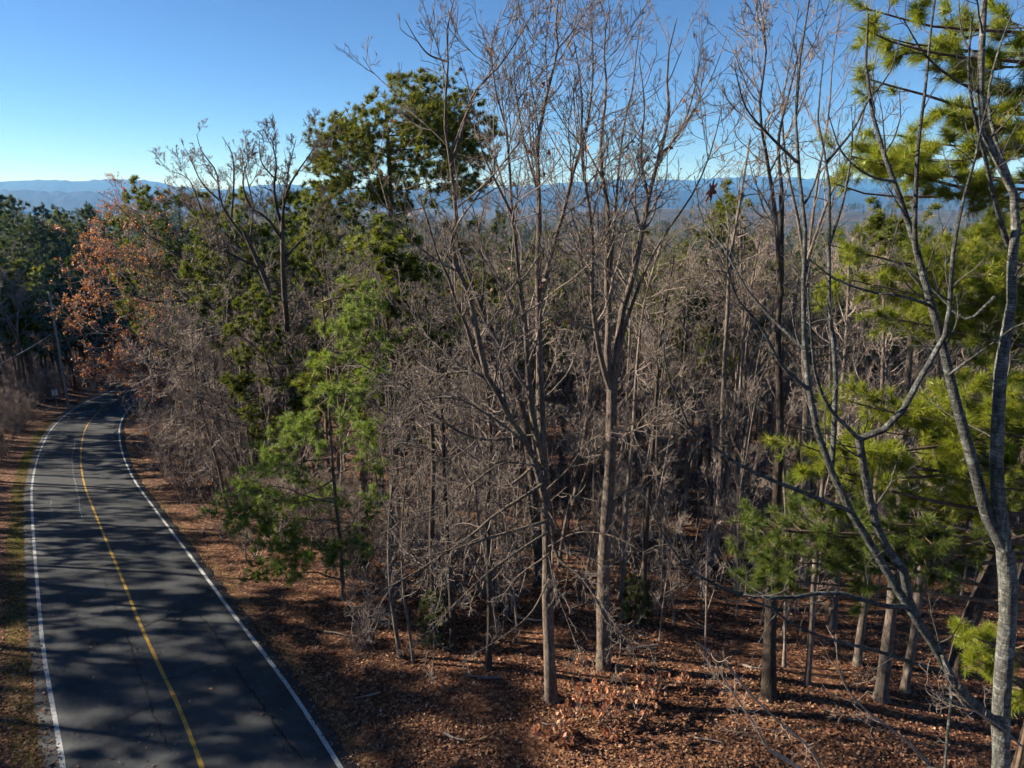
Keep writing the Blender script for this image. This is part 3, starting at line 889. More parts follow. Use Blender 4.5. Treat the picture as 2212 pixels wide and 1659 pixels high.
traced('slim trunk rooted between the lit clearing and the large forked trunk', [(1851, 1437), (1862, 1350), (1871, 1273), (1890, 1080), (1905, 850), (1910, 640)], 0.13, 0.03, 36)
traced('stout rough trunk, half dark, behind the long low near bough', [(1901, 1515), (1913, 1420), (1925, 1323), (1932, 1240), (1950, 1000), (1965, 760), (1975, 560)], 0.19, 0.05, 37)
traced('tan straight trunk leaning right, seen between two near stems', [(1953, 1492), (1966, 1420), (1977, 1350), (1990, 1240), (2010, 1000), (2030, 760)], 0.13, 0.04, 38)
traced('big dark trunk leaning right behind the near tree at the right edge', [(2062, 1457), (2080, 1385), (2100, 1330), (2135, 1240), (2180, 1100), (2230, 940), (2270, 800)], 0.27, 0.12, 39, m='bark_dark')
traced('thin forked trunk left of the front centre tree, lit on its left', [(866, 1422), (852, 1340), (843, 1270), (840, 1150), (850, 1000), (845, 860)], 0.075, 0.02, 40, lv=TANGLE)
traced('thin pale trunk, second from the left of the small cluster by the verge', [(893, 1432), (884, 1360), (873, 1290), (868, 1150), (880, 1000)], 0.05, 0.015, 41)
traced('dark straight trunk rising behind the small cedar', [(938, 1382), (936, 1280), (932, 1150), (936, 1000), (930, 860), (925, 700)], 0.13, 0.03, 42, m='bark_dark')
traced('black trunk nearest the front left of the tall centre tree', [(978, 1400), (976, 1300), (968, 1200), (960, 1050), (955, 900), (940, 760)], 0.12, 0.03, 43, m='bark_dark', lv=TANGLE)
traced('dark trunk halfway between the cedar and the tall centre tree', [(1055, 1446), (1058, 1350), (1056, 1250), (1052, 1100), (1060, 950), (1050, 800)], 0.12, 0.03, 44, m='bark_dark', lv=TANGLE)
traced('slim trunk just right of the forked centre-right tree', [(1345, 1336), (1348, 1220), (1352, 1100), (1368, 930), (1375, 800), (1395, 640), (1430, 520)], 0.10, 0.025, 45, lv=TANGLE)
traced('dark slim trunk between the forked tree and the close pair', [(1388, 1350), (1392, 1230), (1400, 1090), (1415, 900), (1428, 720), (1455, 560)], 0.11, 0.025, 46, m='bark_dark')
traced('tall bare tree with bundled upright stems standing against the sky at upper right', [(1735, 1262), (1740, 1100), (1742, 900), (1738, 700), (1745, 560)], 0.2, 0.1, 47,
       [([(1742, 640), (1752, 500), (1768, 380), (1790, 250), (1800, 120), (1820, 10)], 0, 1, 0.07, 0.012), ([(1741, 600), (1725, 480), (1700, 360), (1690, 230), (1715, 90), (1728, 0)], 0, -1, 0.07, 0.012),
        ([(1745, 560), (1790, 430), (1850, 300), (1880, 180), (1905, 60)], 0, -1.5, 0.06, 0.012)])

# bare crowns against the sky at the left, and the brown-leaved oak over the road
def far_hero(label, Y, trunk, stems, seed, r0, lv, leaves=None, m='bark_dark', tm='twig', name='bare_tree'):
    t = stemP(trunk, Y, Y, r0, r0 * 0.62)
    gz = float(H(t[0][0, 0], t[0][0, 1]))
    t[0][0, 2] = gz - 0.1
    OCC.append((t[0][0, 0], t[0][0, 1], 1.2))
    st = [stemP(p, Y + a, Y + c, q0, q1) for p, a, c, q0, q1 in stems]
    return hero_tree(name, label, 'tree', [t], st, lv, seed, M[m], M[tm], leaves)
LVF = [dict(HERO[0], m=10, hi=3.6, ratio=0.4, rtip=0.010), dict(HERO[1], m=6, rtip=0.009), dict(HERO[2], m=4.2, rtip=0.010), dict(HERO[3], m=1.8, rtip=0.009)]
far_hero('bare tree with rounded fan of dark limbs against the sky, left of the big pine', 37, [(640, 1000), (625, 760), (611, 575), (610, 480)],
         [([(610, 500), (592, 405), (597, 355), (590, 300), (600, 278)], 0, 1, 0.10, 0.015), ([(610, 490), (617, 421), (640, 375), (665, 340), (690, 300)], 0, -1, 0.09, 0.015),
          ([(610, 520), (575, 470), (545, 450), (525, 400), (540, 330)], 0, -1, 0.08, 0.015), ([(612, 560), (650, 520), (680, 490), (700, 430)], 0, 1, 0.07, 0.015),
          ([(597, 390), (565, 350), (560, 300)], 0.5, 1, 0.05, 0.012), ([(617, 421), (625, 360), (640, 300)], -.3, 0.5, 0.05, 0.012)], 51, 0.19, LVF)
far_hero('bare tree with wide open crown against the sky above the brown-leaved oak', 41, [(690, 1010), (640, 800), (580, 620), (527, 500)],
         [([(540, 530), (477, 435), (467, 371), (433, 321), (425, 290)], 0, 1, 0.10, 0.015), ([(500, 470), (505, 390), (500, 330), (480, 295)], 0, -1, 0.07, 0.015),
          ([(560, 580), (460, 520), (430, 440), (400, 380), (365, 370)], 0, -2, 0.09, 0.015), ([(540, 530), (545, 440), (530, 370), (520, 320)], 0, 1.5, 0.07, 0.015),
          ([(477, 435), (440, 400), (410, 340), (400, 320)], 0.4, 0, 0.06, 0.012)], 52, 0.20, LVF)

def oak_where(p):
    rel = p - np.array([0, 0, CAMZ])
    f = rel[:, 1] * CP - rel[:, 2] * SP
    px = (512 + F * rel[:, 0] / f) / SC
    r = np.clip((450 - px) / 260, 0.0, 1) ** 1.6 * np.clip((px - 85) / 60, 0.15, 1) + 0.02
    return np.random.default_rng(5).random(len(p)) < r
LVO = [dict(HERO[0], m=11, t0=0.22, hi=4.8, ratio=0.46, rtip=0.015, up=0.02, rmax=0.06), dict(HERO[1], m=6, hi=2.6, rtip=0.013, up=0.02), dict(HERO[2], m=4.8, hi=1.3, rtip=0.0115), dict(HERO[3], m=2.2, hi=0.7, rtip=0.010)]
OY = 47
far_hero('spreading oak keeping rust-orange leaves on its boughs over the road', OY, [(640, 1010), (640, 880), (628, 760), (590, 660)],
         [([(630, 780), (540, 700), (470, 665), (400, 650), (320, 650), (250, 620), (190, 600)], 0, -1, 0.16, 0.02), ([(628, 760), (520, 640), (430, 580), (350, 530), (280, 470), (250, 440)], 0, 2, 0.15, 0.02),
          ([(600, 680), (540, 560), (470, 490), (420, 450), (380, 430)], 0, 1, 0.13, 0.02), ([(635, 850), (540, 800), (450, 770), (360, 750), (280, 720), (200, 720), (130, 650)], 0, -2, 0.14, 0.02),
          ([(640, 900), (540, 860), (440, 850), (340, 830), (250, 800), (190, 790), (165, 770)], 0, -3, 0.12, 0.02), ([(590, 660), (560, 560), (540, 500), (500, 470)], 0, 3, 0.10, 0.02),
          ([(520, 640), (420, 640), (300, 600), (220, 560), (170, 520)], 1, 3, 0.08, 0.015), ([(450, 770), (360, 800), (290, 790), (220, 820)], -1, -3, 0.07, 0.015),
          ([(470, 665), (380, 610), (290, 540), (215, 500)], -0.5, 1.5, 0.07, 0.015), ([(620, 760), (660, 660), (650, 560)], 0, -1, 0.09, 0.02)], 53, 0.3, LVO,
         some_leaves('leaves', M['oak_leaf'], 8000, 0.12, oak_where, 0.6, 0.07), name='oak_tree', tm='twig_pale')

far_hero('grey bare tree spreading low drooping limbs toward the road bend', 37, [(664, 1075), (657, 960), (645, 880), (620, 780)],
         [([(655, 985), (560, 930), (470, 905), (390, 900), (330, 918)], 0, -1.5, 0.08, 0.015), ([(652, 940), (560, 860), (480, 820), (400, 800), (330, 815)], 0, 0.5, 0.09, 0.015),
          ([(645, 880), (580, 780), (510, 720), (440, 690), (380, 700)], 0, -1, 0.09, 0.015), ([(650, 900), (690, 800), (720, 700), (735, 610)], 0, 1, 0.08, 0.015),
          ([(656, 1005), (580, 985), (500, 985), (430, 1003)], 0, -2, 0.06, 0.012), ([(560, 860), (500, 880), (430, 860), (360, 855)], 0.3, -1.5, 0.05, 0.012)], 54, 0.2,
         [dict(LVO[0], m=10, hi=3.2), dict(LVO[1], m=5.5, hi=1.6), dict(LVO[2], m=4), dict(LVO[3], m=1.8)], m='bark_wood', tm='twig_pale')

# ------------------------------------------------------------------ near tree at the right edge
YN = 9.8
def N(pts, a, b, r0, r1):
    return stemP(pts, YN + a, YN + b, r0, r1)
bn = P3(2161, 1659, YN); gz = float(H(bn[0], bn[1]))
rootp = np.array([bn[0] + 0.05, bn[1] + 0.1, gz - 0.05]); OCC.append((rootp[0], rootp[1], 1.5))
tp, trd = N([(2161, 1659), (2161, 1539), (2168, 1439), (2175, 1339), (2178, 1239), (2171, 1183)], 0, 0, 0.145, 0.115)
tp = np.concatenate([[rootp, (rootp + tp[0]) / 2 + [0.03, 0, 0]], tp]); trd = np.concatenate([[0.19, 0.16], trd])
tr2 = N([(2171, 1190), (2161, 1106), (2151, 986), (2156, 886), (2158, 820), (2168, 753), (2181, 686), (2188, 620), (2186, 553), (2191, 520), (2196, 450), (2178, 383), (2138, 320), (2125, 283), (2118, 200), (2120, 100), (2125, 27), (2130, -60)], 0, 0.4, 0.10, 0.03)
near_st = [N([(2171, 1190), (2128, 1106), (2108, 1020), (2081, 926), (2061, 853), (2041, 766), (2025, 703), (2011, 660), (1995, 596), (1981, 553), (1975, 520), (1951, 450), (1935, 393), (1912, 340), (1898, 300), (1881, 227), (1870, 130), (1876, 30)], 0, 0.6, 0.095, 0.012),
    N([(1979, 545), (1976, 490), (1978, 433), (1985, 300), (1998, 200), (2011, 67), (2024, -30)], 0.3, 0.0, 0.036, 0.010),
    N([(2178, 530), (2158, 467), (2141, 400), (2125, 327), (2105, 250), (2092, 150), (2100, 40)], 0.3, -0.6, 0.036, 0.010),
    N([(2196, 450), (2180, 380), (2150, 300), (2135, 220), (2160, 100), (2190, 20)], 0.3, 0.9, 0.03, 0.008),
    N([(2162, 1570), (2108, 1523), (2058, 1473), (2025, 1406), (1985, 1346), (1968, 1323), (1955, 1239), (1908, 1173), (1885, 1106), (1868, 1020), (1855, 945)], -0.05, -0.8, 0.085, 0.050),
    N([(1855, 948), (1868, 938), (1905, 930), (1941, 900), (1975, 840), (2008, 783), (2041, 726), (2053, 653), (2055, 586), (2061, 533), (2085, 417), (2105, 350), (2118, 283), (2140, 200)], -0.8, -1.4, 0.048, 0.008),
    N([(1855, 948), (1838, 930), (1795, 886), (1765, 820), (1752, 720), (1745, 620)], -0.8, -1.5, 0.032, 0.008),
    N([(1985, 1346), (1955, 1293), (1925, 1256), (1875, 1163), (1835, 1103), (1808, 1053), (1795, 1013), (1765, 930), (1748, 843), (1738, 753), (1735, 653), (1738, 553), (1738, 433), (1721, 350), (1718, 283), (1723, 200), (1731, 100), (1748, 0)], -0.6, -0.2, 0.065, 0.010),
    N([(1795, 1020), (1800, 960), (1803, 886), (1805, 786), (1795, 703), (1791, 586), (1791, 517), (1786, 350), (1768, 283), (1771, 200), (1781, 110)], -0.4, 0.3, 0.042, 0.007),
    N([(1786, 350), (1828, 300), (1845, 277), (1875, 217), (1920, 160), (1945, 80)], 0.1, 0.8, 0.022, 0.007),
    N([(1791, 530), (1820, 440), (1838, 340), (1843, 260)], 0.1, -0.4, 0.022, 0.007),
    N([(1738, 440), (1758, 400), (1775, 340)], -0.3, -0.6, 0.018, 0.006),
    N([(1955, 1310), (1941, 1313), (1891, 1303), (1791, 1279), (1735, 1288), (1661, 1291), (1575, 1276), (1518, 1249), (1475, 1216), (1430, 1150), (1395, 1070)], -0.6, -1.6, 0.040, 0.008),
    N([(1835, 1103), (1791, 1086), (1708, 1053), (1641, 1026), (1568, 986), (1525, 950), (1488, 920), (1475, 886), (1440, 800), (1432, 720)], -0.5, -1.4, 0.034, 0.007),
    N([(2040, 1450), (1975, 1433), (1918, 1413), (1841, 1393), (1758, 1370), (1708, 1346), (1661, 1310), (1608, 1293), (1550, 1255)], -0.2, -1.6, 0.035, 0.008),
    N([(2058, 1473), (2035, 1416), (2055, 1490), (2048, 1573), (2041, 1659), (2036, 1720)], -0.3, -0.9, 0.028, 0.02),
    N([(2150, 640), (2090, 690), (2030, 640), (1985, 600), (1930, 570), (1860, 580)], 0.2, 1.0, 0.025, 0.007),
    N([(2050, 810), (2090, 780), (2140, 745), (2195, 705), (2240, 690)], 0.1, -0.8, 0.022, 0.008),
    N([(2011, 660), (1950, 640), (1880, 630), (1800, 600), (1750, 560)], 0.3, -0.7, 0.026, 0.007),
    N([(1748, 843), (1690, 790), (1640, 700), (1590, 640), (1570, 560), (1580, 470)], -0.4, -1.3, 0.028, 0.006),
    N([(1738, 753), (1680, 700), (1610, 620), (1560, 530), (1520, 480), (1500, 380)], -0.4, 0.6, 0.026, 0.006),
    N([(1721, 350), (1660, 290), (1610, 230), (1588, 150)], -0.3, -1.0, 0.022, 0.006),
    N([(1935, 393), (1880, 380), (1820, 330), (1790, 250)], 0.4, -0.4, 0.02, 0.006),
    N([(2118, 200), (2060, 170), (2000, 120), (1950, 40)], 0.4, -0.8, 0.022, 0.006)]
LVN = [dict(m=5.5, k=5, t0=0.2, ang=(30, 65), ratio=0.22, lo=0.3, hi=1.2, n=9, wig=0.11, up=0.06, rr=0.42, rtip=0.004, rmax=0.014),
       dict(m=3.4, k=3, t0=0.2, ang=(30, 60), ratio=0.5, lo=0.15, hi=0.8, n=6, wig=0.12, up=0.06, rr=0.6, rtip=0.0035),
       dict(m=2.0, k=3, t0=0.2, ang=(30, 60), ratio=0.45, lo=0.08, hi=0.3, n=4, wig=0.12, up=0.06, rr=0.7, rtip=0.0025)]
hero_tree('bare_tree', 'near bare tree at the right edge, smooth grey bark with pale lichen, many stems', 'tree', [(tp, trd), tr2], near_st, LVN, 61, M['bark_near'], M['twig_near'])
# saplings whose stems rise into the lower right corner
def sapling_near(label, pts, a, b, r0, r1, seed):
    p, r = stemP(pts, YN + a, YN + b, r0, r1)
    g = np.array([p[0, 0] + 0.25, p[0, 1] + 0.1, 0]); g[2] = float(H(g[0], g[1])) - 0.05
    p = np.concatenate([[g, (g * 0.4 + p[0] * 0.6)], p]); r = np.concatenate([[r0 * 1.25, r0 * 1.1], r])
    hero_tree('sapling', label, 'sapling', [(p, r)], [(p[2:], r[2:])], [dict(LVN[0], m=9, hi=1.1), dict(LVN[1], m=3), LVN[2]], seed, M['twig_pale'], M['twig_pale'])
sapling_near('pale bare stem slanting up to the left in the lower right corner', [(1775, 1662), (1751, 1619), (1688, 1563), (1615, 1493), (1558, 1423), (1500, 1385)], 0.4, -0.6, 0.025, 0.008, 62)
sapling_near('dark bare stem at the bottom edge left of the pale slanting stem', [(1735, 1662), (1661, 1619), (1635, 1573), (1601, 1523), (1560, 1460), (1530, 1400)], 0.9, 0.2, 0.028, 0.008, 63)
sapling_near('thin bare stem slanting up left from beside the near tree foot', [(2015, 1662), (1941, 1586), (1881, 1543), (1835, 1496), (1811, 1440), (1806, 1370)], 0.2, -0.4, 0.024, 0.007, 64)
sapling_near('thin bare stem crossing the near tree foot at the right edge', [(2240, 1640), (2212, 1616), (2141, 1556), (2061, 1516), (1980, 1480)], -0.6, -1.1, 0.018, 0.007, 65)

# the single brown leaf hanging from a near twig
tw, twr = stemP([(1580, 470), (1560, 440), (1546, 415)], YN - 1.3, YN - 1.3, 0.005, 0.003)
def lobed_leaf(c, s):
    a = np.linspace(0, 2 * np.pi, 40, endpoint=False)
    r = 0.72 + 0.28 * np.cos(a * 7 + 0.3)
    out = np.stack([np.sin(a) * r * 0.50 + 0.25 * np.cos(a) * r, 0.16 * np.cos(2 * a) * r, np.cos(a) * r * 1.15], -1) * s
    v = np.concatenate([[[0, -0.05 * s, 0]], out]) + c
    k = np.arange(40)
    return v, np.stack([np.zeros(40, int), 1 + k, 1 + (k + 1) % 40], 1)
lc = P3(1537, 412, YN - 1.3)
hl = thing('hanging_leaf', 'single dark brown lobed leaf hanging on a near twig against the far hills', 'leaf', tuple(lc))
lv_, lf_ = lobed_leaf(np.zeros(3), 0.125)
link('blade', mesh('blade', [(lv_, lf_, 0)], [M['dark_leaf']]), hl)
v, q = tubes((tw - lc)[None], twr[None], 4)
link('stalk', mesh('stalk', [(v, q, 0)], [M['twig_near']]), hl)

# ------------------------------------------------------------------ near pines at the right: boughs reach in from trunks beyond the frame
def bough_pine(label, trunk_px, Yt, clusters, seed, nlen, tuft_n, wid, r0=0.2, matn='needles_near', top=-500, jit=0.5, l2m=10.5, l3m=5, per=2.1, flat=0.22):
    rs = np.random.default_rng(seed)
    foot = P3(trunk_px, 1500, Yt); foot[2] = float(H(foot[0], foot[1])) - 0.05
    Ht = max(6.0, P3(trunk_px, top, Yt)[2] - foot[2])
    OCC.append((foot[0], foot[1], 1.3))
    root = thing('pine_tree', label, 'tree', tuple(foot))
    z = np.linspace(0, Ht, 14)
    tpt = np.stack([0.03 * np.sin(z * 0.7), 0.04 * np.cos(z * 0.6), z], -1)[None]
    trr = np.linspace(r0, r0 * 0.3, 14)[None]; trr[0, 0] *= 1.35
    link('trunk', mesh('trunk', tube_chunks([(tpt, trr, 10)]), [M['bark_pine']]), root)
    l1p, l1r, d2 = [], [], []
    for (cx, cy, rad, dy) in clusters:
        c = P3(cx, cy, Yt + dy) - foot
        h = c[2] - 0.10 * np.hypot(c[0], c[1]) + rs.normal() * 0.55
        s = np.array([0, 0, np.clip(h, 0.4, Ht - 0.2)])
        dv = c - s
        rad *= 1.1
        tip = c + norm(dv * np.array([1, 1, 0.3])) * rad * Yt / F * SC * 0.9 + np.array([0, 0, 0.12])
        pts = catmull(np.array([s, s + dv * 0.45 + rs.normal(size=3) * 0.16, c, tip]), 12)
        pts[1:] += np.cumsum(rs.normal(size=(11, 3)) * 0.022, 0)
        l1p.append(pts); l1r.append(np.linspace(0.045, 0.009, 12) * (0.7 + 0.3 * np.linalg.norm(dv) / 3)); d2.append(rad * Yt / F * SC)
    l1 = (np.array(l1p), np.array(l1r))
    Lr = np.repeat(np.array(d2), 1)
    # side shoots, as long as the tuft mass is wide
    chs = []
    a2p, a2r = [], []
    for b in range(len(Lr)):
        p, r = sprout(l1[0][b:b+1], l1[1][b:b+1], max(6, int(l2m * Lr[b] / 0.55)), rs, t0=0.38, t1=1.0, ang=(30, 75), ratio=1, lo=Lr[b] * 0.5, hi=Lr[b] * 1.15, n=6, wig=0.12, up=0.02, rr=0.5, rtip=0.006, flat=flat)
        a2p.append(p); a2r.append(r)
    l2 = (np.concatenate(a2p), np.concatenate(a2r))
    l3 = sprout(*l2, l3m, rs, t0=0.2, ang=(25, 60), ratio=0.42, lo=0.12, hi=0.45, n=3, wig=0.12, up=0.1, rr=0.7, rtip=0.005)
    link('branches', mesh('branches', tube_chunks([(*l1, 6), (*l2, 4), (*l3, 3)]), [M['bark_pine']]), root)
    c, a = tufts((l1, l2, l3), rs, per)
    nv, nf = needle_faces(c, a, tuft_n, nlen, wid, rs, spread=(10, 80))
    link('needles', mesh('needles', [(nv, nf, 0)], [M[matn]]), root)
    return root

bough_pine('bright green long-needled pine filling the upper right corner', 2330, 13.5,
    [(1950, 40, 70, 0), (1985, 100, 70, .6), (1905, 80, 45, -.3), (2085, 130, 60, .8), (1900, 180, 45, -.4), (2140, 195, 55, .5), (2190, 60, 60, 1), (2075, 250, 65, 0), (2010, 300, 55, .8), (2150, 280, 60, 1.2),
     (1880, 345, 60, -.6), (1950, 355, 65, 0), (2030, 350, 60, .3), (2195, 330, 60, .8), (1850, 410, 45, -.2), (2120, 390, 50, .6)], 71, 0.24, 31, 0.0105, 0.22, jit=0.4)
bough_pine('bright green long-needled pine at the right edge below the corner pine', 2310, 15.0,
    [(1850, 545, 70, 0), (1940, 560, 75, .5), (2040, 545, 70, .8), (2120, 600, 70, .4), (1880, 620, 65, -.4), (1985, 640, 75, .2), (2080, 660, 70, 0), (2180, 640, 65, 0.6), (1945, 700, 65, -.5), (2050, 730, 60, .1), (2150, 720, 60, .5), (2190, 520, 60, 1.0)],
    72, 0.24, 31, 0.0105, 0.22)
bough_pine('yellow-green pine with broad flat boughs, half way up the right side', 2330, 13.0,
    [(1890, 880, 75, 0), (1850, 960, 75, -.4), (1950, 935, 80, .3), (2040, 900, 75, .6), (2130, 870, 70, .6), (1760, 985, 60, -.6), (1710, 1000, 45, -.6), (1980, 985, 75, 0), (2080, 965, 70, .3), (2180, 930, 70, .5), (1880, 1030, 70, -.5), (2060, 1035, 60, 0), (2170, 1030, 60, .4), (2190, 830, 60, .8)],
    73, 0.24, 31, 0.0105, 0.20)
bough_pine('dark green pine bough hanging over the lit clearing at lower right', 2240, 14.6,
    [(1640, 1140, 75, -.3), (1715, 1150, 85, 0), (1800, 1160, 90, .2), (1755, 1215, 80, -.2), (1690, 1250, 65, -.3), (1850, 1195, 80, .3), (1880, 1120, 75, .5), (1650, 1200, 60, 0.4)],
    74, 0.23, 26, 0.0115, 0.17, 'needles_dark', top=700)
bough_pine('small bright pine low at the right edge behind the near trunk', 2230, 11.6,
    [(2110, 1380, 40, 0), (2135, 1430, 40, .1), (2095, 1440, 30, 0), (2190, 1400, 50, .4), (2195, 1490, 50, .3)], 75, 0.19, 26, 0.0085, 0.06, top=1250)
bough_pine('green pine behind the near trunk, right of the dark bough', 2260, 17.0,
    [(2080, 1085, 60, 0), (2140, 1130, 60, .3), (2040, 1120, 50, -.2), (2190, 1090, 60, .3), (2090, 1180, 50, 0), (1985, 1090, 45, 0)], 76, 0.2, 24, 0.011, 0.14, 'needles', top=950)

# ------------------------------------------------------------------ single pines that stand out
def pine_at(label, px, Yp, top_py, parts, group=None, matn='needles', rz=0.0, base_py=None):
    t = P3(px, top_py, Yp)
    gz = float(H(t[0], t[1]))
    OCC.append((t[0], t[1], 1.5))
    root = thing('pine_tree', label, 'tree', (t[0], t[1], gz - 0.05), group, rz)
    a, b, c = parts(t[2] - gz)
    link('trunk', mesh('trunk', a, [M['bark_pine']]), root)
    link('branches', mesh('branches', b, [M['bark_pine']]), root)
    link('needles', mesh('needles', c, [M[matn]]), root)
    return root
bough_pine('tall pine with big rounded crown rising above the skyline', 890, 40,
    [(900, 217, 45, 0), (855, 237, 50, -1.5), (945, 237, 48, 1.2), (805, 277, 55, .5), (870, 282, 58, -2.2), (935, 294, 55, -1.5), (995, 277, 42, .6), (765, 324, 55, -.8), (830, 327, 60, 1.8), (900, 340, 60, -2.4), (965, 334, 52, 1.6), (1012, 317, 38, -.6),
     (735, 370, 48, .4), (790, 384, 55, -1.6), (860, 394, 55, 2.0), (930, 394, 50, -1.2), (988, 384, 42, .8), (718, 414, 30, -.4), (765, 434, 40, 1.0), (835, 447, 40, -1.5), (1000, 424, 30, .2), (885, 257, 55, 2.0), (800, 322, 55, -2.2)],
    83, 0.30, 25, 0.036, 0.28, 'needles_mid', top=235, l2m=9, l3m=3.6, per=1.7, flat=0.8)
# young pine by the verge: trunk at its foot, boughs toward the road
by = G(742, 1296)
bough_pine('young pine with soft bright green boughs leaning toward the road', 756, by[1],
    [(585, 1085, 70, -.6), (620, 1120, 60, -.2), (555, 1110, 35, -.7), (600, 1050, 55, 0), (650, 975, 55, -.3), (640, 1010, 50, .3), (690, 1165, 60, -.8), (655, 1195, 65, -.5), (735, 1180, 60, -.6), (625, 1245, 45, -.9), (700, 1100, 55, .5),
     (700, 900, 60, -.3), (665, 920, 40, 0), (735, 860, 55, .2), (715, 830, 50, -.4), (750, 930, 50, .5), (770, 820, 45, .3), (725, 720, 45, 0), (745, 680, 45, .2), (715, 760, 40, -.2), (775, 740, 45, .4), (760, 650, 40, 0), (765, 1010, 55, .6), (770, 1110, 55, .3)],
    82, 0.23, 22, 0.016, 0.085, 'needles_young', top=640, l2m=9, l3m=4, per=1.8)
def _pm(p, m):
    a, b, c = p
    return mesh('trunk', a, [M['bark_pine']]), mesh('branches', b, [M['bark_pine']]), mesh('needles', c, [M[m]])
SOLO = [_pm(pine_tree(90 + i, 16, 0.17, 0.36, 2.7, 54, 12, 0.28, 0.040, dome=1.3, l2m=6, l3m=4, per_twig=1.8), m) for i, m in enumerate(('needles', 'needles', 'needles_dark'))]
SOLO.append(SOLO[2])
for i, (lab, px, Yp, top, cr, c0, mt) in enumerate([
    ('bushy pine below and left of the tall skyline pine', 748, 34, 500, 3.5, 0.35, 'needles'),
    ('mid green pine directly under the tall skyline pine', 850, 33, 545, 3.2, 0.3, 'needles'),
    ('rounded pine top peeping over the brown-leaved oak', 325, 66, 408, 3.6, 0.4, 'needles'),
    ('pine top between the two bare skyline crowns at left', 520, 52, 425, 2.6, 0.4, 'needles'),
    ('pine right of the fan-shaped bare crown', 668, 48, 425, 3.0, 0.4, 'needles'),
    ('small dark pine seen through the stems of the centre tree', 1110, 60, 462, 2.3, 0.45, 'needles_dark'),
    ('yellow-green pine behind the close pair of slim trunks', 1590, 40, 425, 2.6, 0.4, 'needles'),
    ('green pine under the hanging brown leaf', 1480, 45, 540, 2.8, 0.4, 'needles'),
    ('pine behind the forked stems right of centre', 1400, 52, 520, 2.4, 0.45, 'needles'),
    ('broad green pine behind the upper right boughs', 1900, 36, 480, 3.2, 0.35, 'needles'),
    ('pine crown at the far right edge behind the near stems', 2150, 34, 470, 3.2, 0.35, 'needles'),
    ('dim green pine left of the slim cluster trunks', 800, 42, 600, 2.6, 0.35, 'needles'),
    ('pine in the gap left of the young roadside pine', 600, 36, 640, 2.3, 0.3, 'needles')]):
    t = P3(px, top, Yp); gz = float(H(t[0], t[1])); OCC.append((t[0], t[1], 1.5))
    root = thing('pine_tree', lab, 'tree', (t[0], t[1], gz - 0.05), None, i * 1.3, (t[2] - gz) / 16.0)
    root.scale = (cr / 2.6, cr / 2.6, (t[2] - gz) / 16.0)
    for nm, me in zip(('trunk', 'branches', 'needles'), SOLO[(i % 2) + (2 if mt == 'needles_dark' else 0)]):
        link(nm, me, root)

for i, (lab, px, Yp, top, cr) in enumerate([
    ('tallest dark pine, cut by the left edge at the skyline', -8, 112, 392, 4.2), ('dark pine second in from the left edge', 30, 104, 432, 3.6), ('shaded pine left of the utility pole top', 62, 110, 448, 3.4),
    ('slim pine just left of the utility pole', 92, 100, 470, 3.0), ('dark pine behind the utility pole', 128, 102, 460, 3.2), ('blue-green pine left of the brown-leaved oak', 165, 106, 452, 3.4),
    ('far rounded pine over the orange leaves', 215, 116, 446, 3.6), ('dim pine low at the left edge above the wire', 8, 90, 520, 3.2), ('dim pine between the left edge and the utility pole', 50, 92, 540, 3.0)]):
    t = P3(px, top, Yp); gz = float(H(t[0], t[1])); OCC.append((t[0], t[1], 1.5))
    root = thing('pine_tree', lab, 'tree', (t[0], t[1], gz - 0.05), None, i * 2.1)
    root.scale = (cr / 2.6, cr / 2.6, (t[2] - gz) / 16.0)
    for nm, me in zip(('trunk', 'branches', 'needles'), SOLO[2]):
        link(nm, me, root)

# ------------------------------------------------------------------ reusable kinds
BARE = [bare_tree(101, 15, 0.13, 0.34, 0.30, 1.1), bare_tree(102, 13, 0.09, 0.26, 0.32, 1.15), bare_tree(103, 16, 0.17, 0.30, 0.34, fork=3), bare_tree(104, 11, 0.065, 0.18, 0.34, 1.15),
        bare_tree(105, 14, 0.12, 0.22, 0.40, 1.15, 0.07), bare_tree(106, 12, 0.09, 0.15, 0.36, 1.05, 0.09, fork=2)]
BARE = [(mesh('trunk', t, [M['bark_wood']]), mesh('branches', b, [M['bark_wood'], M['twig']])) for t, b, _ in BARE]
PINE = [_pm(pine_tree(111, 17, 0.20, 0.46, 2.8, 40, 10, 0.30, 0.045, 1.3), 'needles'), _pm(pine_tree(112, 14, 0.15, 0.40, 2.5, 40, 10, 0.30, 0.045, 1.0), 'needles_dark'),
        _pm(pine_tree(113, 19, 0.23, 0.58, 3.2, 40, 10, 0.30, 0.048, 1.8), 'needles_dark')]
SAP = [mesh('sapling', [(v, f, 0) for v, f, _ in (lambda q: q[0] + q[1])(bare_tree(120 + i, 5 + 2.2 * i, 0.026 + 0.008 * i, 0.16, 0.27, 1.1, 0.06, lo_detail=True, thin=0.75))], [M['twig']]) for i in range(3)]
_sh = [shrub(130 + i, 1.7 + 0.5 * i, 9 + 3 * i) for i in range(3)]
SHRUB = [mesh('shrub', s[0], [M['twig']]) for s in _sh]

def blocks_pole(x, y, m=0.0):
    px = (512 + F * x / (y * CP + 14 * SP)) / SC
    return y < 81 and 55 - m < px < 185 + m

def place(kind, x, y, rz, sc, name, label, cat, group, sink=0.05):
    z = float(H(x, y)) - sink
    parts = kind if isinstance(kind, tuple) else None
    if parts is None:
        o = link(name, kind, None, (x, y, z)); o.rotation_euler = (0, 0, rz); o.scale = (sc, sc, sc)
        return tag(o, label, cat, group)
    root = thing(name, label, cat, (x, y, z), group, rz, sc)
    for nm, me in zip(('trunk', 'branches', 'needles'), parts):
        link(nm, me, root)
    return root

